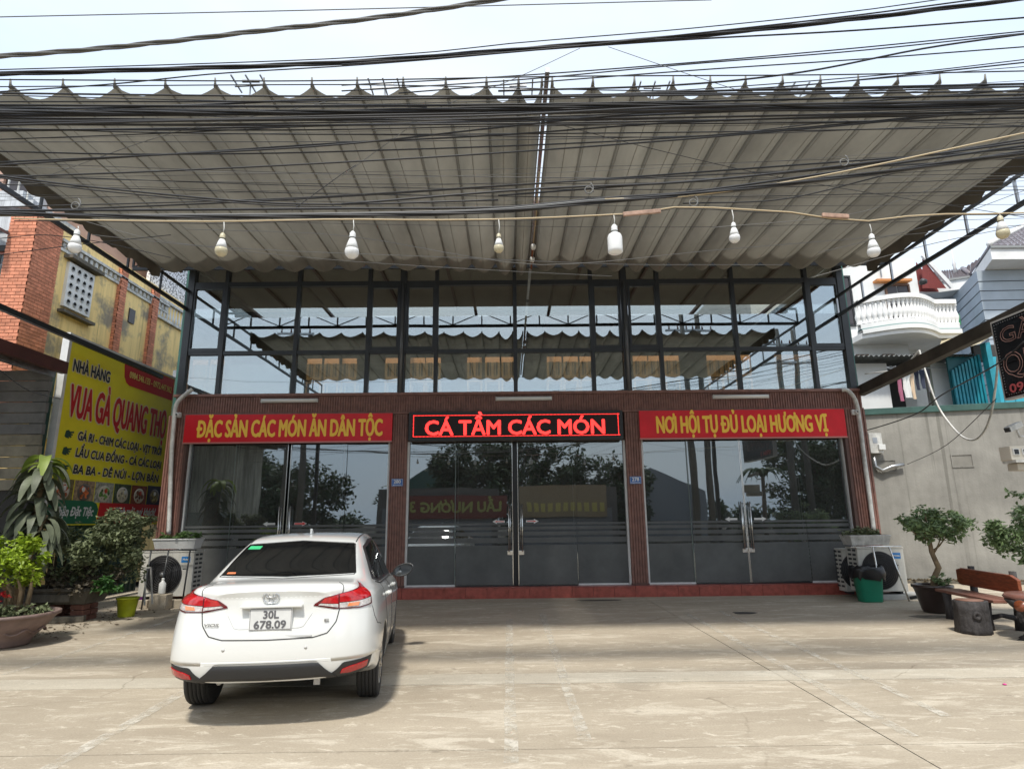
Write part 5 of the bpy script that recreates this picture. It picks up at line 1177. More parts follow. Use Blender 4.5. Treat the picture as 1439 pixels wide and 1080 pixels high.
# badge of three interlocking ellipses
h, nn = rearp(0, 1.005); ey = h.y-.006; bd = MB()
def ell(cx, cz, rx, rz_, r=.0038): bd.tube([(cx+rx*math.cos(k*math.pi/14), ey, cz+rz_*math.sin(k*math.pi/14)) for k in range(29)], r, 6, False)
ell(0, 1.0, .062, .042, .005); ell(0, 1.0, .0175, .040); ell(0, 1.018, .042, .015); bd.build('badge', mat('chrome', (.75, .76, .77), .15, 1), car)
h, nn = cyl(-.46, .80); text('VIOS', 'badge_text', mat('chrome_letter', (.35, .35, .36), .3, .8), car, (-.50, rearp(-.46, .80)[0].y-.004, .79), (1, -.14, 0), (0, 0, 1), .115, .022, .001, .003, slant=.2)
text('E', 'badge_text', mat('chrome_letter', (.35, .35, .36), .3, .8), car, (.43, rearp(.44, .80)[0].y-.006, .80), (1, .14, 0), (0, 0, 1), .035, .022, .001, .003)
h, nn = rearp(.25, .705); MB().box(.13, .34, h.y-.006, h.y+.004, .698, .712).build('dealer_strip', mat('pale_strip', (.55, .56, .56), .5), car)
# shark fin aerial
h, nn = hit((0, 1.72, 3), (0, 0, -1)); MB().prism([(-.07, 0), (.075, 0), (.03, .02), (-.045, .06), (-.07, .055)], lambda u, v: (-.012, h.y+u, h.z-.004+v), (.024, 0, 0)).build('aerial', M['carwhite'], car, bevel=.006)
for s in (-1, 1):
    P = [(s*.52, 1.3+.14*k) for k in range(12)]; pts = []
    for x, y in P:
        h, nn = hit((x*1.0, y, 3), (0, 0, -1)); pts.append(h)
    MB().tube(pts, .006, 5).build('roof_moulding', M['seamblk'], car)
MB().tube([(-.40, .22, .335), (-.40, .6, .33)], .022, 10).build('exhaust', M['steel'], car); MB().box(.36, .41, .12, .15, .31, .36).build('tow_bracket', M['steel'], car)
MB().box(-.55, .55, 1.0, 4.0, .19, .42).build('underbody', M['carblack'], car)
# wheels
def wheel(x, y, sg):
    prof = [(.20, -.09), (.27, -.10), (.305, -.094), (.314, -.08)]
    for k in range(5): c0 = -.066+k*.033; prof += [(.315, c0-.012), (.315, c0+.009), (.305, c0+.011), (.305, c0+.0155), (.315, c0+.018)]
    prof += [(.314, .08), (.305, .094), (.27, .10), (.20, .09)]
    t = MB().lathe(prof, (x, y, .315), 44, 'X').build('wheel', M['rubber'], car)
    # rim and spokes on the outside
    MB().lathe([(.195, sg*.05), (.21, sg*.092), (.20, sg*.096), (.185, sg*.06), (.0, sg*.05)] if sg > 0 else [(.0, -.05), (.185, -.06), (.20, -.096), (.21, -.092), (.195, -.05)], (x, y, .315), 36, 'X').build('rim', mat('alloy', (.5, .51, .52), .3, .9), t)
    for k in range(10):
        a_ = k*math.pi/5+.1; d = Vector((0, math.cos(a_), math.sin(a_))); MB().bar(Vector((x+sg*.082, y, .315))+d*.03, Vector((x+sg*.088, y, .315))+d*.195, .03, .02, (1, 0, 0)).build('spoke', mat('alloy', (.5, .51, .52), .3, .9) if k == 0 and False else M['stainless'], t)
for y in (.975, 3.525):
    for sg in (-1, 1): wheel(sg*.735, y, sg)

# ================================================================ AIR CONDITIONERS, PLANTERS, BIN
M['acw'] = mat('air_conditioner_enamel', (.62, .61, .56), .45, 0, .12, 3, streak=.12)
def ac(x0, x1, y0, y1, z0, z1, lab, gside):
    t = thing('air_conditioner', lab, 'air conditioner', ((x0+x1)/2, y0, z0), group='outdoor air conditioning units')
    MB().box(x0, x1, y0, y1, z0, z1-.02).build('case', M['acw'], t, bevel=.012); MB().box(x0-.008, x1+.008, y0-.008, y1+.008, z1-.018, z1+.012).build('top_cover', M['acw'], t, bevel=.008)
    cx, cz, r = x0+(x1-x0)*.44, (z0+z1)/2-.015, (z1-z0)*.43
    MB().lathe([(r, -.002), (r*1.02, -.012), (r*.2, -.004)], (cx, y0-.004, cz), 40, 'Y').build('fan_recess', mat('fan_dark', (.02, .02, .022), .6), t)
    gr = MB()
    for k in range(9): 
        rr_ = r*(.18+.1*k); gr.tube([(cx+rr_*math.cos(q*math.pi/18), y0-.03, cz+rr_*math.sin(q*math.pi/18)) for q in range(37)], .006, 5, False)
    for k in range(8): a_ = k*math.pi/4+.3; gr.tube([(cx+.08*math.cos(a_), y0-.026, cz+.08*math.sin(a_)), (cx+r*math.cos(a_), y0-.022, cz+r*math.sin(a_))], .004, 4)
    gr.lathe([(.0, -.005), (.06, 0), (.05, .01)], (cx, y0-.038, cz), 16, 'Y')
    gr.build('fan_grille', mat('grille_dark', (.045, .045, .048), .45), t); MB().lathe([(.035, 0), (.03, -.006)], (cx, y0-.046, cz), 14, 'Y').build('hub', M['steel'], t)
    bx = x1-.24
    lg = MB().box(bx, bx+.17, y0-.006, y0-.001, z1-.21, z1-.10).build('badge_plate', mat('blue_badge', (.02, .2, .55), .4), t)
    text('Midea', 'logo', M['white'], lg, (bx+.03, y0-.007, z1-.17), (1, 0, 0), (0, 0, 1), .12, .035, .002, .002)
    MB().box(bx+.04, bx+.11, y0-.004, y0-.001, z1-.34, z1-.325).build('model_print', M['frame'], t)
    xs_ = x0-.006 if gside < 0 else x1+.001
    for k in range(9):
        for q in range(2): MB().box(xs_, xs_+.005, y0+.06+q*.16, y0+.17+q*.16, z0+.08+k*.085, z0+.12+k*.085).build('side_slot', M['frame'], t)
    for xx in (x0+.1, x1-.16): MB().box(xx, xx+.06, y0+.02, y1-.02, z0-.05, z0-.001).build('foot', M['frame'], t)
    return t
ac(-7.27, -6.24, 12.55, 12.95, .2, 1.05, 'white air conditioner unit with round black fan grille behind the left planter', 1)
ac(6.90, 7.82, 12.45, 12.85, .15, .98, 'white air conditioner unit with round black fan grille behind the green bin', -1)
ac(6.86, 7.5, 12.93, 13.23, .10, .93, 'second white air conditioner hidden behind the right unit, beside the end column', -1)
MB().box(7.12, 8.2, 12.4, 12.92, 0, .095).build('concrete_base', mat('pale_base', (.42, .42, .4), .8, 0, .25, 4), None, bevel=.01, label='pale concrete base under the right air conditioner', cat='base')
MB().box(-7.2, -6.35, 12.45, 12.9, 0, .145).build('concrete_base', M['conc'], None, bevel=.01, label='rough concrete block under the left air conditioner', cat='base')
M['leafmid'] = mat('planter_leaf', (.08, .15, .04), .5, island=.45, trans=.3); M['leafgrey'] = mat('dusty_leaf', (.16, .19, .095), .6, island=.5, trans=.25)
def planter(x0, x1, y0, y1, z0, m, lab, lm, seed, legs):
    t = thing('planter_box', lab, 'planter', ((x0+x1)/2, y0, z0), group='planter boxes above the air conditioners'); h = .17; e = .035
    P = [(x0+e, y0+e, z0), (x1-e, y0+e, z0), (x1-e, y1-e, z0), (x0+e, y1-e, z0), (x0, y0, z0+h), (x1, y0, z0+h), (x1, y1, z0+h), (x0, y1, z0+h)]
    MB().add(P, [(3, 2, 1, 0), (0, 1, 5, 4), (1, 2, 6, 5), (2, 3, 7, 6), (3, 0, 4, 7)]).build('trough', m, t); MB().box(x0-.012, x1+.012, y0-.012, y1+.012, z0+h, z0+h+.025).build('rim', m, t, bevel=.006)
    MB().box(x0+.02, x1-.02, y0+.02, y1-.02, z0+h+.026, z0+h+.03).build('soil', M['soil'], t)
    leafcloud(MB(), ((x0+x1)/2, (y0+y1)/2, z0+h+.07), ((x1-x0)*.5, .16, .09), 520, .09, seed, 26).build('foliage', lm, t, kind='stuff', normals=False)
    r_ = thing('plant_rack', 'metal rack holding up the planter box over the %s air conditioner' % legs[0], 'rack', ((x0+x1)/2, y0-.1, 0), group='racks over the air conditioners')
    for (a0, b0_) in legs[1]: MB().tube([(a0, y0-.13, z0-.03), (b0_, y0-.2, .0)], .016, 8).build('leg', legs[2], r_)
    MB().tube([(x0-.1, y0-.13, z0-.02), (x1+.1, y0-.13, z0-.02)], .014, 6).build('cross_rail', legs[2], r_)
    return t
planter(-7.06, -6.22, 12.5, 12.85, 1.10, M['white'], 'white planter box of low dark green plants above the left air conditioner', M['leafmid'], 3, ('left', [(-7.0, -7.02), (-6.66, -6.72), (-6.24, -6.26)], M['frame']))
planter(6.78, 7.58, 12.4, 12.8, 1.03, M['dirtywhite'], 'white planter box with trailing leaves above the right air conditioner', M['leafgrey'], 4, ('right', [(7.12, 7.14), (7.44, 7.64)], M['stainless']))
t = thing('waste_bin', 'green plastic bin lined with a black bag in front of the right air conditioner', 'bin', (6.9, 12.2, 0))
P = []; 
for (z, hx, hy) in ((0, .19, .13), (.03, .2, .14), (.55, .245, .18), (.56, .26, .19), (.60, .26, .19)):
    for k in range(16): a_ = k*math.pi/8; c_, s_ = math.cos(a_), math.sin(a_); P.append((6.90+hx*math.copysign(abs(c_)**.45, c_), 12.2+hy*math.copysign(abs(s_)**.45, s_), z))
MB().add(P, [(j*16+k, j*16+(k+1) % 16, (j+1)*16+(k+1) % 16, (j+1)*16+k) for j in range(4) for k in range(16)]+[tuple(range(16))[::-1]], True).build('bin', mat('green_plastic', (.01, .22, .13), .4, 0, .15, 4), t)
random.seed(6); P = []
for (z, k_) in ((.44, 1.10), (.50, 1.16), (.57, 1.14), (.63, 1.16), (.66, 1.05), (.60, .9), (.45, .8)):
    for k in range(32):
        a_ = k*math.pi/16; c_, s_ = math.cos(a_), math.sin(a_); w_ = 1+random.uniform(-.06, .06); P.append((6.90+.25*k_*w_*math.copysign(abs(c_)**.5, c_), 12.2+.185*k_*w_*math.copysign(abs(s_)**.5, s_), z+random.uniform(-.035, .025)-(.05 if k % 5 == 0 and z < .5 else 0)))
MB().add(P, [(j*32+k, j*32+(k+1) % 32, (j+1)*32+(k+1) % 32, (j+1)*32+k) for j in range(6) for k in range(32)]+[tuple(range(6*32, 7*32))], True).build('bag', mat('black_bag', (.012, .012, .014), .3), t)
pipe([(7.66, 12.2, .06), (7.8, 12.1, .10), (7.98, 12.1, .13), (8.08, 12.05, .06), (7.96, 11.9, .02)], .03, M['black'], 'drain_pipe', 'black plastic drain pipe bending on the ground beside the right air conditioner')
# ================================================================ POTTED TREES, FURNITURE ON THE RIGHT
M['pot'] = mat('dark_brown_glaze', (.035, .022, .02), .3, 0, .2, 4, coat=.3); M['trunk'] = mat('pale_trunk', (.26, .19, .11), .85, 0, .35, 10, bump=.6, bs=30)
M['bleaf'] = mat('bonsai_leaf', (.19, .27, .12), .5, island=.5, trans=.3)
t = thing('potted_tree', 'small umbrella-shaped tree in a dark brown glazed pot by the bench', 'potted tree', (7.19, 10.8, 0))
MB().lathe([(.17, 0), (.2, .05), (.27, .36), (.29, .40), (.31, .41), (.31, .45), (.27, .45), (.26, .38)], (7.19, 10.8, 0), 28).build('pot', M['pot'], t); MB().lathe([(.26, 0), (.2, .03)], (7.19, 10.8, .39), 16).build('soil', M['soil'], t)
def seen(px, py, Y): return onY(px, py, Y)
tr = [seen(1316, 829, 10.8), seen(1313, 812, 10.8), seen(1319, 797, 10.8), seen(1309, 775, 10.8), seen(1306, 758, 10.8), seen(1304, 740, 10.8)]
tr[0] = Vector((7.22, 10.8, .38)); MB().tube(tr, [.065, .05, .045, .038, .032, .02], 8).build('trunk', M['trunk'], t)
for (q, r) in (((1309, 775), (1330, 753)), ((1306, 758), (1280, 745)), ((1306, 755), (1345, 745)), ((1310, 780), (1322, 756)), ((1304, 742), (1300, 722))): MB().tube([seen(*q, 10.8), seen((q[0]+r[0])/2, (q[1]+r[1])/2+3, 10.75), seen(*r, 10.7)], [.018, .014, .008], 6).build('branch', M['trunk'], t)
c = seen(1312, 735, 10.8); leafcloud(MB(), c, (.60, .5, .25), 2800, .085, 21, 44).build('crown', M['bleaf'], t, kind='stuff', normals=False)
c = seen(1318, 812, 10.7); leafcloud(MB(), c, (.17, .14, .10), 200, .06, 22, 9).build('low_shoots', M['bleaf'], t, kind='stuff', normals=False)
t = thing('potted_tree', 'leafy tree cut off by the right edge of the picture, beside the wooden bench', 'potted tree', (8.75, 9.9, 0))
MB().lathe([(.17, 0), (.27, .36), (.31, .41), (.31, .45), (.27, .45)], (8.75, 9.9, 0), 24).build('pot', M['pot'], t); MB().tube([(8.75, 9.9, .4), (8.55, 9.9, .9), (8.6, 9.9, 1.4)], [.06, .04, .02], 8).build('trunk', M['trunk'], t)
leafcloud(MB(), seen(1452, 750, 9.9), (.62, .5, .42), 3000, .09, 25, 40, hollow=.2).build('crown', M['bleaf'], t, kind='stuff', normals=False)
leafcloud(MB(), seen(1428, 692, 9.9), (.10, .12, .08), 60, .08, 26, 6).build('stray_shoot', M['bleaf'], t, kind='stuff', normals=False)
M['redwood'] = mat('varnished_red_wood', (.27, .075, .03), .3, 0, .45, 5, stretch=(8, 1, 8), coat=.3); M['logfake'] = mat('cast_log_bark', (.055, .05, .05), .75, 0, .5, 9, stretch=(3, 3, .6), bump=1, bs=14)
t = thing('bench', 'red-brown wooden bench with cast log legs near the grey wall', 'bench', (7.1, 9.6, 0))
B0, B1 = Vector((7.37, 10.35, 0)), Vector((7.16, 8.85, 0)); bd_ = (B1-B0).normalized(); bn = Vector((-1, .14, 0)).normalized()
def bb(p0, p1, w_, h_, nm, m, bev=.01): return MB().bar(p0, p1, w_, h_).build(nm, m, t, bevel=bev)
for k in range(2): bb(B0+bn*(.13+k*.19)+Vector((0, 0, .41)), B1+bn*(.13+k*.19)+Vector((0, 0, .41)), .18, .045, 'seat_plank', mat('worn_seat_wood', (.24, .11, .08), .45, 0, .35, 4))
P = [(0, .54), (.08, .50), (1.3, .50), (1.5, .56), (1.5, .70), (1.35, .755), (.15, .765), (0, .73)]
MB().prism(P, lambda u, v: tuple(B0+bd_*u+Vector((0, 0, v))), tuple(bn*.05)).build('backrest', M['redwood'], t, bevel=.012)
for u in (.28, 1.28):
    p = B0+bd_*u; MB().tube([p+Vector((0, 0, 0))-bn*.02, p-bn*.03+Vector((0, 0, .3)), p-bn*.04+Vector((0, 0, .8))], [.07, .055, .045], 8).build('back_post', M['logfake'], t)
    for w2 in (.38,): MB().tube([p+bn*w2, p+bn*w2+Vector((0, 0, .2)), p+bn*w2+Vector((0, 0, .39))], [.06, .05, .065], 8).build('leg', M['logfake'], t)
    MB().tube([p+Vector((0, 0, .16)), p+bn*.2+Vector((0, 0, .20)), p+bn*.38+Vector((0, 0, .16))], [.04, .03, .04], 8).build('stretcher', M['logfake'], t)
def logshape(c, prof, seed, n=22, wob=.06):
    rn = random.Random(seed); ph = [rn.uniform(0, 6.28) for _ in range(6)]; b = MB(); vs = []
    for (r, z) in prof:
        for k in range(n):
            a_ = k*2*math.pi/n; rr_ = r*(1+wob*math.sin(3*a_+ph[0]+z*3)+wob*.7*math.sin(7*a_+ph[1])+wob*.5*math.sin(11*a_+ph[2]+z*8)); vs.append((c[0]+rr_*math.cos(a_), c[1]+rr_*math.sin(a_), c[2]+z))
    m = len(prof); return b.add(vs, [(i*n+t_, i*n+(t_+1) % n, (i+1)*n+(t_+1) % n, (i+1)*n+t_) for i in range(m-1) for t_ in range(n)]+[tuple(range(n))[::-1], tuple((m-1)*n+t_ for t_ in range(n))], True)
t = thing('stump_stool', 'cast tree-stump stool with a knot, in front of the bench', 'stool', (6.43, 8.85, 0))
logshape((6.45, 8.95, 0), [(.22, 0), (.21, .06), (.2, .3), (.205, .42), (.19, .43)], 3).build('stump', M['logfake'], t); MB().lathe([(.17, 0), (.165, .012), (.0, .013)], (6.45, 8.95, .43), 24).build('seat', mat('stump_top', (.25, .13, .09), .5, 0, .3, 9), t)
MB().lathe([(.055, 0), (.06, -.025), (.03, -.03), (.02, -.01)], (6.38, 8.76, .25), 12, 'Y').build('knot', M['logfake'], t)
t = thing('log_table', 'cast log table with sawn brown branch ends at the right edge', 'table', (6.95, 8.35, 0))
tc_ = (6.92, 8.42, 0)
MB().lathe([(.0, -.03), (.38, -.03), (.40, 0), (.37, .04), (0, .042)], (7.0, 8.4, .53), 28).build('table_top', mat('table_wood', (.28, .13, .10), .35, 0, .3, 4, coat=.2), t)
logshape(tc_, [(.25, 0), (.17, .05), (.12, .16), (.13, .3), (.24, .42), (.30, .50)], 5, 24, .14).build('trunk', M['logfake'], t)
for (dx, dy, dz, ex, ey, ez_, r) in ((-.05, -.05, .36, -.36, -.22, .45, .085), (.05, -.1, .34, .05, -.40, .44, .085), (.1, 0, .2, .45, -.1, .3, .07), (-.1, 0, .1, -.24, -.05, .0, .06), (.1, -.1, .12, .22, -.2, 0, .06)):
    a_, b_ = Vector(tc_)+Vector((dx, dy, dz)), Vector(tc_)+Vector((ex, ey, ez_)); br = MB().tube([a_, (a_+b_)/2, b_], [r*.8, r*.85, r], 12).build('branch_stub', M['logfake'], t)
    if ez_ > 0: d = (b_-a_).normalized(); MB().tube([b_, b_+d*.012], [r*.86, r*.84], 14).build('sawn_end', M['redwood'], br)
# ================================================================ LEFT PLANTS
t = thing('potted_shrub', 'bright yellow-green shrub in a round clay bowl at the left edge', 'potted shrub', (-6.85, 8.85, 0)); c0 = Vector((-6.86, 8.85, 0))
M['clay'] = mat('grey_pink_clay', (.24, .17, .15), .6, 0, .25, 6)
MB().lathe([(.27, 0), (.3, .03), (.30, .07), (.42, .2), (.53, .34), (.56, .38), (.60, .39), (.60, .43), (.55, .43), (.52, .37)], c0, 36).build('bowl', M['clay'], t); MB().lathe([(.53, 0), (.3, .03), (0, .04)], c0+Vector((0, 0, .37)), 20).build('soil', M['soil'], t)
for q in range(2):
    MB().tube([c0+Vector(((.44+.03*math.sin(k*.9+q))*1.0*math.cos(k*math.pi/24), (.44+.03*math.sin(k*.9+q))*math.sin(k*math.pi/24), .20+q*.08+.03*math.sin(k*1.3+q*2))) for k in range(49)], .012, 5, False).build('relief_wave', M['clay'], t)
for k in range(7): a_ = k*.9; MB().tube([c0+Vector((.12*math.cos(a_)+.1, .1*math.sin(a_), .38)), c0+Vector((.15*math.cos(a_)+.1, .12*math.sin(a_), .72)), c0+Vector((.3*math.cos(a_)-.05, .22*math.sin(a_), .98))], [.028, .024, .012], 6).build('stem', M['trunk'], t)
M['lime'] = mat('lime_leaf', (.30, .42, .03), .5, island=.4, trans=.35)
leafcloud(MB(), c0+Vector((-.12, 0, 1.02)), (.58, .5, .2), 2100, .085, 31, 34).build('lower_crown', M['lime'], t, kind='stuff', normals=False); leafcloud(MB(), c0+Vector((-.2, 0, 1.33)), (.42, .4, .19), 1100, .085, 32, 20).build('upper_crown', M['lime'], t, kind='stuff', normals=False)
leafcloud(MB(), c0+Vector((.18, -.1, .46)), (.36, .34, .07), 520, .07, 33, 20).build('ground_plants', M['leafgrey'], t, kind='stuff', normals=False)
leafcloud(MB(), seen(2, 838, 8.6), (.09, .06, .07), 60, .05, 34, 5).build('red_flower', mat('red_petal', (.5, .01, .02), .5), t, kind='stuff', normals=False)
# dracaena with long drooping leaves, each leaf its own piece
t = thing('dracaena', 'tall dracaena with long drooping grey-green leaves left of the yellow sign', 'plant', (-7.95, 10.2, 0)); M['drac'] = mat('dracaena_leaf', (.2, .23, .155), .5, 0, .3, 6, trans=.2); M['dracy'] = mat('dracaena_new_leaf', (.3, .4, .08), .5, trans=.3)
d0 = Vector((-8.0, 10.35, 0)); MB().tube([d0, d0+Vector((.1, 0, 1.2)), d0+Vector((.22, 0, 2.45))], [.05, .045, .035], 8).build('stem', M['trunk'], t); MB().tube([d0+Vector((.06, 0, .5)), d0+Vector((.3, -.1, 1.3)), d0+Vector((.42, -.1, 1.75))], [.04, .035, .03], 8).build('stem', M['trunk'], t)
MB().lathe([(.2, 0), (.3, .3), (.3, .35), (.26, .35)], d0, 20).build('pot', M['clay'], t)
rn = random.Random(9)
def strap(base, az, ln, wd_, el, m):
    b = MB(); vs = []; p = Vector(base); dr = Vector((math.cos(az)*math.cos(el), math.sin(az)*math.cos(el), math.sin(el))); sd_ = Vector((-math.sin(az), math.cos(az), 0)); K = 8
    for j in range(K+1):
        u = j/K; w_ = wd_*(math.sin(math.pi*(u*.86+.1))**.8)*.5; tw = .25*math.sin(u*3+az)
        vs += [p-sd_*w_+Vector((0, 0, w_*.35)), p+Vector((0, 0, tw*.02)), p+sd_*w_+Vector((0, 0, w_*.35))]
        p = p+dr*(ln/K); dr = (dr+Vector((0, 0, -.34))).normalized()
    b.add(vs, [(3*j+k, 3*j+k+1, 3*j+k+4, 3*j+k+3) for j in range(K) for k in (0, 1)], True); return b.build('leaf', m, t, normals=False)
for k in range(92):
    u = k/92; z = 1.25+1.45*u; bx = d0+Vector((.1+.1*u, 0, z)); strap(bx, rn.uniform(0, 6.28), rn.uniform(.5, .72), rn.uniform(.11, .165), rn.uniform(.1, .7)-.3*(1-u), M['drac'] if u < .9 else M['dracy'])
for k in range(38): strap(d0+Vector((.36+.05*rn.random(), -.1, 1.2+.5*rn.random())), rn.uniform(0, 6.28), rn.uniform(.45, .6), .1, rn.uniform(-.1, .5), M['drac'])
for k in range(9): strap(d0+Vector((.22, 0, 2.5)), k*.7, .32, .07, rn.uniform(.6, 1.2), M['dracy'])
# large bonsai in a rectangular tray on brick stacks
t = thing('tray_bonsai', 'broad dusty bonsai shrub in a long rectangular cement tray under the yellow sign', 'bonsai', (-7.7, 11.0, 0)); M['tray'] = mat('weathered_cement_tray', (.13, .12, .10), .85, 0, .4, 5, streak=.3)
tx0, tx1, ty0, ty1 = -8.55, -7.05, 10.75, 11.45
P = [(tx0+.12, ty0+.1, .28), (tx1-.12, ty0+.1, .28), (tx1-.12, ty1-.1, .28), (tx0+.12, ty1-.1, .28), (tx0, ty0, .50), (tx1, ty0, .50), (tx1, ty1, .50), (tx0, ty1, .50)]
MB().add(P, [(3, 2, 1, 0), (0, 1, 5, 4), (1, 2, 6, 5), (2, 3, 7, 6), (3, 0, 4, 7)]).build('tray', M['tray'], t); MB().box(tx0-.03, tx1+.03, ty0-.03, ty0+.03, .50, .545).box(tx0-.03, tx1+.03, ty1-.03, ty1+.03, .50, .545).box(tx0-.03, tx0+.03, ty0+.03, ty1-.03, .50, .545).box(tx1-.03, tx1+.03, ty0+.03, ty1-.03, .50, .545).build('tray_rim', M['tray'], t)
MB().box(tx0+.04, tx1-.04, ty0+.04, ty1-.04, .47, .49).build('soil', M['soil'], t)
MB().box(tx0+.3, tx1-.3, ty0-.012, ty0-.0, .33, .45).build('panel_relief', M['tray'], t)
rn = random.Random(14)
for k in range(9):
    a0 = rn.uniform(-.45, .45); x = (tx0+tx1)/2+a0; MB().tube([(x, 11.1, .48), (x+a0*.3+rn.uniform(-.1, .1), 11.1+rn.uniform(-.1, .1), .85), (x+a0*.8+rn.uniform(-.15, .15), 11.1+rn.uniform(-.2, .2), 1.35)], [.035, .025, .01], 6).build('stem', M['bark'], t)
leafcloud(MB(), seen(140, 775, 11.0), (.95, .45, .5), 4300, .095, 51, 60, hollow=.25).build('crown', M['leafgrey'], t, kind='stuff', normals=False)
leafcloud(MB(), seen(175, 735, 11.0), (.55, .35, .26), 1300, .09, 52, 24).build('upper_crown', M['leafgrey'], t, kind='stuff', normals=False)
leafcloud(MB(), seen(120, 812, 10.95), (.7, .35, .2), 900, .09, 53, 24).build('lower_crown', mat('dry_leaf', (.09, .075, .05), .7, island=.5), t, kind='stuff', normals=False)
leafcloud(MB(), seen(148, 822, 10.75), (.25, .15, .13), 260, .1, 54, 9).build('fern', mat('fern_leaf', (.06, .16, .035), .5, island=.3, trans=.3), t, kind='stuff', normals=False)
M['rbrick'] = mat('rough_red_brick', (.17, .075, .055), .9, 0, .4, 12)
for i, bx in enumerate((-8.25, -7.75, -7.3)):
    t = thing('brick_stack', 'rough brick stack under the cement tray, the %s of three' % ('left one', 'middle one', 'right one')[i], 'brick stack', (bx, 11.05, 0), group='brick stacks under the cement tray')
    for z in range(3):
        for q in range(2): MB().box(bx-.11+.01*(z % 2), bx+.11+.01*(z % 2), 10.88+q*.2, 11.06+q*.2, z*.092+.002, z*.092+.084).build('brick', M['rbrick'], t, bevel=.006)
t = thing('edging_stone', 'long dirty edging stone on the ground in front of the cement tray', 'edging', (-7.6, 10.6, 0)); MB().bar((-8.3, 10.5, .05), (-7.15, 10.9, .05), .16, .1).build('stone', M['conc_dark'], t, bevel=.02)
p = onZ(177, 866); t = thing('bucket', 'yellow-green plastic bucket by the cement tray', 'bucket', p)
MB().lathe([(.12, 0), (.13, .02), (.17, .30), (.185, .30), (.185, .325), (.165, .325), (.16, .3)], p, 22).build('bucket', mat('lime_plastic', (.42, .48, .02), .45, 0, .2, 6), t); MB().lathe([(.155, .26), (.1, .275), (0, .28)], p, 16).build('contents', M['conc'], t)
p = onY(227, 834, 12.3); t = thing('bottle', 'small white bottle standing in front of the left air conditioner', 'bottle', p); MB().lathe([(.055, 0), (.062, .02), (.062, .19), (.03, .23), (.022, .26)], p, 16).build('bottle', M['white'], t); MB().lathe([(.026, 0), (.026, .03)], p+Vector((0, 0, .258)), 12).build('cap', M['tube'], t)
MB().box(p.x-.16, p.x+.16, p.y-.12, p.y+.12, 0, p.z-.003).build('block', M['conc'], None, label='rough concrete block under the small white bottle', cat='block', bevel=.01)
t = thing('folding_stand', 'pale metal stand leaning beside the left air conditioner', 'stand', (-6.9, 11.9, 0)); q0, q1, q2, q3 = onY(205, 797, 11.9), onY(212, 797, 11.9), onY(203, 850, 11.9), onY(214, 848, 11.9)
for (a_, b_) in ((q0, q2), (q1, q3), (q0, q1), (q2.lerp(q0, .3), q3.lerp(q1, .3))): MB().bar(a_, b_, .022).build('bar', M['dirtywhite'], t)
p = onZ(196, 850); t = thing('storage_box', 'white box with a purple lower band beside the cement tray', 'box', p); MB().box(p.x-.2, p.x+.18, p.y+.3, p.y+.6, .06, .16).build('purple_base', mat('purple', (.12, .01, .16), .5), t); MB().box(p.x-.18, p.x+.16, p.y+.32, p.y+.58, .162, .5).build('box', M['dirtywhite'], t, bevel=.01)
MB().lathe([(.16, 0), (.2, .02), (.17, .08), (.16, .08)], (p.x+.05, p.y+.1, 0), 18).build('basin', M['dirtywhite'], None, label='shallow dirty white basin on the ground beside the bucket', cat='basin')

# ================================================================ CABLES, BULBS
def wire(pts, Y, r, m='cable', lab=None, name='overhead_cable', Y2=None, twist=0):
    n = 26; P = []; n0 = len(pts)
    x0, x1 = pts[0][0], pts[-1][0]
    for i in range(n+1):
        x = x0+(x1-x0)*i/n; y = lut(pts, x); P.append(onY(x, y, Y+(0 if Y2 is None else (Y2-Y)*i/n)))
    # carry the run on outside the picture along its own direction
    a_, b_ = P[0]-P[1], P[-1]-P[-2]
    if x0 <= 5:
        P = [P[0]+a_.normalized()*9+Vector((0, 0, .5)), P[0]+a_.normalized()*4+Vector((0, 0, .12))]+P
    if x1 >= 1430: P = P+[P[-1]+b_.normalized()*4+Vector((0, 0, .12)), P[-1]+b_.normalized()*9+Vector((0, 0, .5))]
    o = MB()
    if twist:
        for s in range(3): o.tube([p+Vector((0, r*.9*math.cos(i*.9*twist+s*2.09), r*.9*math.sin(i*.9*twist+s*2.09))) for i, p in enumerate(P)], r*.75, 5)
    else: o.tube(P, r, 5)
    return o.build(name, M[m], None, label=lab, cat='cable', group='overhead cables along the street')
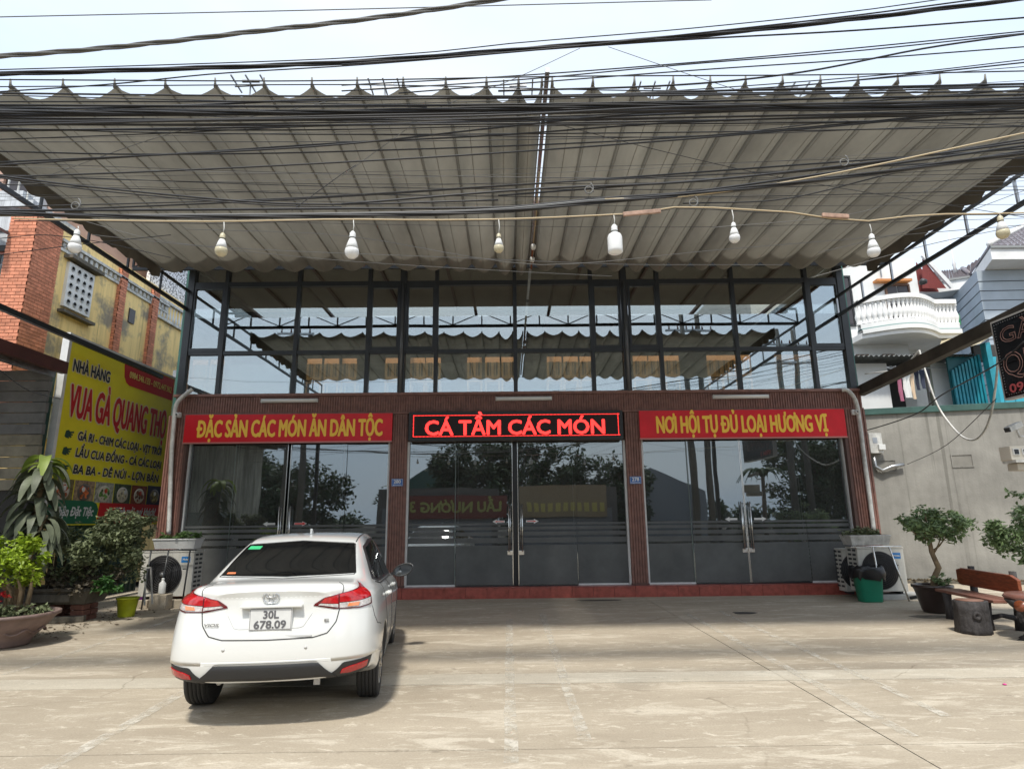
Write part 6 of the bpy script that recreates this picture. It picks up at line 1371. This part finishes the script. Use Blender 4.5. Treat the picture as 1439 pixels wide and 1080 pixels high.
W_ = [ # points in the picture give direction; distance in metres
 ([(0, 24), (480, 13.5), (960, 1), (1000, 0)], 5.2, .006, 'cable_grey', 'highest thin cable crossing the sky at the top'),
 ([(0, 79), (120, 70), (240, 58), (360, 44), (480, 31), (600, 15), (720, -4)], 4.6, .016, 'cable_grey', 'thick twisted cable rising from the left across the sky'),
 ([(0, 98), (240, 91), (480, 82), (620, 72), (720, 61), (960, 41), (1200, 16), (1330, -2)], 5.0, .006, 'cable', 'thin cable above the thick bundle in the sky'),
 ([(0, 104), (240, 97), (480, 88), (650, 76), (800, 64), (960, 52), (1200, 27), (1439, -2)], 4.8, .016, 'cable', 'thick black bundle rising to the upper right corner'),
 ([(480, 91), (650, 79), (800, 66), (960, 49), (1200, 22), (1390, -3)], 4.75, .008, 'cable', 'cable clinging to the thick black bundle'),
 ([(700, 74), (960, 56), (1200, 43), (1439, 25)], 4.9, .009, 'cable', 'single cable reaching the right edge below the corner'),
 ([(0, 129), (160, 118), (300, 104), (480, 93), (600, 84), (760, 70)], 4.9, .007, 'cable', 'cable climbing over the left canopy peaks'),
 ([(480, 120), (720, 107), (960, 89), (1200, 68), (1439, 44)], 5.1, .007, 'cable', 'cable crossing the sky right of the middle, first of a pair'),
 ([(480, 128), (720, 113), (960, 91), (1200, 72), (1439, 47)], 5.1, .007, 'cable', 'cable crossing the sky right of the middle, second of a pair'),
 ([(560, 131), (960, 100), (1200, 84), (1439, 66)], 5.0, .007, 'cable', 'cable just above the right canopy peaks'),
 ([(700, 128), (960, 119), (1130, 101), (1300, 68), (1439, 48)], 4.9, .010, 'cable', 'wavy thick cable over the right canopy peaks'),
 ([(0, 122), (480, 119), (960, 128), (1439, 121)], 5.0, .006, 'cable', 'nearly level cable along the canopy peaks'),
 ([(0, 134), (240, 140), (480, 146), (600, 151)], 5.2, .006, 'cable', 'cable sinking slowly below the left peaks'),
 ([(900, 131), (1100, 117), (1300, 100), (1439, 84)], 5.2, .006, 'cable', 'cable rising to the right edge past the last peaks'),
 ([(860, 135), (1100, 122), (1250, 108), (1439, 88)], 5.1, .008, 'cable', 'thicker cable rising to the right edge past the last peaks'),
 ([(0, 155), (240, 149), (480, 139), (760, 137), (960, 129), (1439, 118)], 4.9, .010, 'cable', 'black cable over the front fabric edge, uppermost of the dense band'),
 ([(0, 158), (300, 158), (480, 157), (700, 152), (960, 147), (1200, 151), (1439, 143)], 4.8, .013, 'cable', 'heavy black cable in the dense band'),
 ([(0, 163), (300, 161), (480, 160), (700, 156), (960, 151), (1200, 147), (1439, 138)], 4.85, .012, 'cable', 'second heavy black cable in the dense band'),
 ([(0, 172), (300, 168), (480, 163), (700, 159), (960, 155), (1200, 155), (1439, 149)], 4.8, .011, 'cable', 'third heavy cable in the dense band'),
 ([(0, 176), (250, 170), (480, 166), (700, 162), (960, 150), (1439, 141)], 4.75, .010, 'cable', 'fourth cable in the dense band'),
 ([(0, 170), (200, 175), (480, 172), (800, 163), (1100, 150), (1439, 126)], 4.9, .008, 'cable', 'cable weaving below the dense band'),
 ([(0, 180), (200, 186), (480, 189), (960, 186), (1439, 178)], 5.1, .007, 'cable', 'cable on the fabric just below the dense band'),
 ([(0, 196), (240, 187), (480, 176), (960, 166), (1439, 152)], 5.0, .006, 'cable', 'thin cable rising below the dense band'),
 ([(0, 213), (200, 217), (480, 213), (960, 193), (1439, 150)], 5.0, .008, 'cable', 'cable on the fabric a hand lower, bending up to the right'),
 ([(0, 228), (240, 217), (480, 203), (713, 178), (960, 155), (1439, 146)], 4.9, .009, 'cable', 'upper of two rising cables on the left fabric'),
 ([(0, 232), (250, 216), (480, 201), (700, 190), (960, 172), (1439, 156)], 4.95, .009, 'cable', 'lower of two rising cables on the left fabric'),
 ([(0, 249), (240, 240), (480, 228), (700, 215), (960, 196), (1200, 175), (1439, 152)], 4.9, .009, 'cable', 'long cable rising across the middle of the fabric'),
 ([(480, 189), (960, 193), (1200, 170), (1439, 177)], 5.2, .006, 'cable', 'cable sinking a little to the right edge'),
 ([(0, 247), (120, 262), (360, 284), (480, 287), (700, 281)], 4.7, .009, 'cable', 'cable sinking from the left towards the lamp wire'),
 ([(0, 250), (140, 268), (360, 287), (480, 291)], 4.7, .007, 'cable', 'second cable sinking from the left towards the lamp wire'),
 ([(0, 296), (240, 295), (480, 293), (700, 292), (850, 278), (960, 271), (1200, 238), (1439, 205)], 4.55, .012, 'cable', 'upper black strand of the low bundle above the lamps'),
 ([(0, 300), (240, 305), (480, 303), (700, 297), (850, 283), (960, 274), (1200, 247), (1439, 214)], 4.5, .013, 'cable', 'lower black strand of the low bundle above the lamps'),
 ([(0, 303), (240, 302), (480, 300), (700, 294), (850, 280), (960, 276), (1100, 262), (1439, 218)], 4.52, .010, 'cable_grey', 'grey strand of the low bundle above the lamps'),
 ([(480, 287), (760, 265), (960, 256), (1200, 231), (1439, 200)], 4.6, .011, 'cable', 'cable climbing right above the low bundle'),
 ([(700, 275), (960, 255), (1200, 233), (1439, 196)], 4.62, .009, 'cable', 'close companion of the cable climbing above the low bundle'),
 ([(850, 280), (960, 276), (1150, 248), (1439, 187)], 4.5, .008, 'cable_beige', 'pale beige cable climbing to the right edge'),
 ([(960, 286), (1100, 280), (1260, 243), (1439, 212)], 4.6, .007, 'cable', 'black cable sagging then rising at the right'),
]
for i, (p, Y, r, m, lab) in enumerate(W_): wire(p, Y, r*(1.05 if 14 < i < 20 else .9), m, lab, twist=1 if i in (1, 3, 16, 31) else 0)
for i, (ya_, yb_) in enumerate([(112, 100), (131, 128), (143, 122), (148, 133), (152, 146), (155, 150), (160, 146), (166, 157), (169, 148), (175, 160), (182, 166), (184, 140), (291, 222), (298, 209)]):
    wire([(0, ya_), (400, ya_*.75+yb_*.25+5), (800, ya_*.45+yb_*.55+(6 if i % 2 else 2)), (1150, ya_*.2+yb_*.8+3), (1439, yb_)], 4.7+.03*i, (.006, .0085, .007, .010)[i % 4], 'cable', '%s of the extra black cables in the tangle, counted from the top left' % words[i])
random.seed(77)
yl = sorted([random.choice([random.uniform(150, 180), random.uniform(190, 300), random.uniform(190, 300)]) for _ in range(22)])
nth = words+['nineteenth', 'twentieth', 'twenty-first', 'twenty-second']
for i, ya in enumerate(yl):
    yb = ya+random.uniform(-60, 25); md = random.uniform(4, 26)
    w2 = wire([(0, ya), (480, ya+(yb-ya)*.33+md*.6), (960, ya+(yb-ya)*.66+md*.7), (1439, yb)], random.uniform(4.9, 5.7), random.choice([.002, .0025, .003, .004]), random.choice(['cable', 'cable_grey', 'cable']), 'thin slack wire, %s of these from the top at the left edge' % nth[i]); w2['group'] = 'thin slack wires across the canopy'
for (p, Y, r, m, lab) in (
    ([(67, 247), (250, 185), (430, 150), (470, 140)], 5.0, .0035, 'cable_grey', 'thin wire slanting up over the left fabric'),
    ([(480, 248), (560, 190), (610, 155), (720, 112), (815, 68)], 5.0, .003, 'cable_grey', 'thin wire slanting up from the middle into the sky'),
    ([(855, 66), (960, 102), (1080, 140), (1200, 172)], 5.0, .003, 'cable_grey', 'thin wire slanting down right of the middle'),
    ([(410, 296), (480, 245), (500, 232)], 4.6, .0035, 'cable', 'short black wire slanting up from the low bundle'),
    ([(700, 152), (900, 205), (1100, 250), (1439, 305)], 5.1, .003, 'cable', 'thin wire sinking to the right edge'),
    ([(1000, 320), (1200, 300), (1330, 262), (1439, 262)], 5.2, .003, 'cable_grey', 'thin wire under the right lamp line'),
    ([(130, 330), (300, 347), (640, 362), (900, 372), (1100, 372)], 5.5, .0035, 'cable_grey', 'pale slack wire below the lamps at the rear of the canopy'),
    ([(260, 322), (480, 331), (760, 372), (1000, 352), (1439, 316)], 5.4, .0032, 'cable_grey', 'second pale slack wire below the lamps'),
    ([(110, 308), (200, 333), (300, 348), (480, 366), (700, 380), (860, 388)], 5.6, .003, 'cable_grey', 'third pale slack wire reaching the rear hem'),
    ([(1150, 355), (1300, 318), (1439, 268)], 5.4, .0032, 'cable_grey', 'thin wire passing in front of the tiled roof'),
    ([(1140, 390), (1300, 345), (1439, 316)], 5.4, .0032, 'cable_grey', 'lower thin wire passing in front of the tiled roof'),
    ([(0, 335), (60, 330), (140, 340), (240, 362)], 5.4, .004, 'cable', 'wire dropping past the left brick pilaster'),
    ([(0, 358), (100, 345), (240, 330)], 5.4, .004, 'cable', 'wire crossing the left brick pilaster'),
): wire(p, Y, r, m, lab)
bl = [(20, 307), (110, 309), (300, 311), (480, 308), (600, 309), (700, 308), (760, 306), (850, 302), (900, 299), (960, 290), (1040, 294), (1110, 298), (1200, 311), (1250, 308), (1300, 300), (1350, 301), (1439, 299)]
wire(bl, 4.4, .006, 'cable_beige', 'pale beige lamp wire carrying the hanging bulbs', 'lamp_wire')
wire([(x, y+2.2+1.2*math.sin(x*.05)) for x, y in bl], 4.42, .004, 'cable', 'black companion of the beige lamp wire', 'lamp_wire')
M['bulb'] = mat('bulb_diffuser', (.85, .86, .86), .3, 0, trans=.2); M['bulby'] = mat('yellowed_bulb', (.66, .6, .42), .35, 0, .12, 20, trans=.2)
bulbs = [(104, 318, 355, 9, 'b', 'leftmost bulb, bluish white, in front of the brick house', 14), (310, 312, 360, 9, 'y', 'yellowed bulb, second from the left', 14), (494, 309, 363, 10.5, 'b', 'largest round white bulb, third from the left', 0), (701, 308, 355, 7.5, 'y', 'small pale bulb near the middle', 0), (865, 301, 356, 11, 'j', 'wide jar-shaped white bulb right of the canopy gap', 0), (1033, 295, 341, 8, 'b', 'small white bulb right of the jar-shaped one', 0), (1229, 315, 361, 9, 'b', 'white bulb over the right end of the building', 0), (1411, 300, 335, 9, 'y', 'yellowed bulb at the far right against the sky', 0)]
for (px, y0, y1, w2, kd, lab, tl_) in bulbs:
    top, bot = onY(px, y0, 4.4), onY(px, y1, 4.4); H = (top.z-bot.z); c = Vector((bot.x, 4.4, bot.z)); r = w2*4.5/855*1.0
    t = thing('light_bulb', lab, 'light bulb', c, group='bulbs hanging on the lamp wire'); bm2 = M['bulby'] if kd == 'y' else M['bulb']
    sz = r*2
    if kd == 'j': MB().lathe([(.0, .0), (r*.8, .003), (r*.98, r*.2), (r, r*.5), (r*1.0, r*2.3), (r*.85, r*2.7), (r*.4, r*3.0)], c, 20).build('globe', bm2, t); zt = r*3.0
    else: MB().lathe([(0, 0), (r*.55, r*.12), (r*.9, r*.5), (r, r*1.0), (r*.93, r*1.35)], c, 20).build('globe', bm2, t); MB().lathe([(r*.93, r*1.35), (r*.7, r*2.2), (r*.45, r*2.9)], c, 18).build('neck', M['white'], t); zt = r*2.9
    MB().lathe([(r*.42, zt), (r*.46, zt+.012), (r*.42, zt+r*.9), (r*.2, zt+r*1.2)], c, 14).build('socket', M['white'] if kd != 'y' else bm2, t)
    MB().lathe([(r*.47, zt+.006), (r*.48, zt+.012)], c, 14).build('ring', M['frame'], t)
    MB().tube([c+Vector((0, 0, zt+r*1.1)), c+Vector((.006, 0, (zt+r+H)/2)), Vector((c.x, 4.4, top.z))], .004, 5).build('flex', M['dirtywhite'], t)
for (px, py, l, lab) in ((902, 299, .30, 'peeling pinkish tape wrapped round the lamp wire right of the jar-shaped bulb'), (1174, 303, .21, 'pale tape wrapped round the lamp wire near the right end')):
    p = onY(px, py, 4.38); s = 1 if px < 1000 else -.5
    MB().bar(p+Vector((-l/2, 0, -.012*s)), p+Vector((l/2, 0, .016*s)), .02, .035).build('tape_wrap', mat('pink_tape', (.42, .27, .2), .7, 0, .4, 20), None, bevel=.006, label=lab, cat='tape')
for (px, py) in ((106, 292), (1187, 231), (828, 270), (975, 288)):
    p = onY(px, py, 4.5); MB().tube([p+Vector((.035*math.cos(k*.5), .0, .04*math.sin(k*.5)+.01*k*.3)) for k in range(16)], .005, 5).build('cable_tie', M['cable_grey'], None, label='curl of tie wire round the low cable bundle %s' % {106: 'at the far left', 1187: 'on the right fabric', 828: 'just right of the canopy gap', 975: 'above the small white bulb'}[px], cat='tie wire', group='tie wires on the bundles')
# television aerials on the roof beyond the canopy
for i, (px, py) in enumerate(((352, 121), (541, 125), (728, 127), (917, 130), (1110, 131))):
    p = onY(px, py, 12.3); t = thing('tv_aerial', 'small television aerial standing behind the canopy peaks, %s from the left' % words[i], 'aerial', (p.x, 12.3, 7.5), group='television aerials behind the canopy')
    MB().tube([(p.x, 12.3, 7.5), (p.x, 12.3, p.z+.05)], .022, 6).build('mast', M['steel'], t); MB().bar((p.x-.36, 12.3, p.z), (p.x+.36, 12.3, p.z+.04), .04).build('boom', M['steel'], t)
    for k in (-.33, 0, .33): MB().bar((p.x+k, 12.0, p.z+.06), (p.x+k, 12.6, p.z+.06), .03).build('element', M['steel'], t)
    MB().box(p.x-.2, p.x+.2, 12.28, 12.32, p.z+.1, p.z+.16).build('reflector', M['steel'], t)
# cords crossing the yard at the right, and at the shed on the left
pipe([onY(1439, 480, 8.5), onY(1400, 512, 9.2), onY(1323, 555, 11.5), onY(1290, 580, 12.5), onY(1240, 598, 13.6), onY(1210, 606, 14.2)], .012, M['cable'], 'slack_cord', 'black cord slanting from the black sign down to the wall by the end column', 'cable')
pipe([onY(1400, 560, 9.0), onY(1330, 625, 11.5), onY(1275, 652, 14.0)], .006, M['cable'], 'slack_cord', 'thin dark cord crossing the grey wall', 'cable')
pipe([onY(0, 520, 8.5), onY(40, 548, 9.5), onY(85, 560, 10.8)], .008, M['cable'], 'slack_cord', 'thin cord hanging inside the dark shed', 'cable')
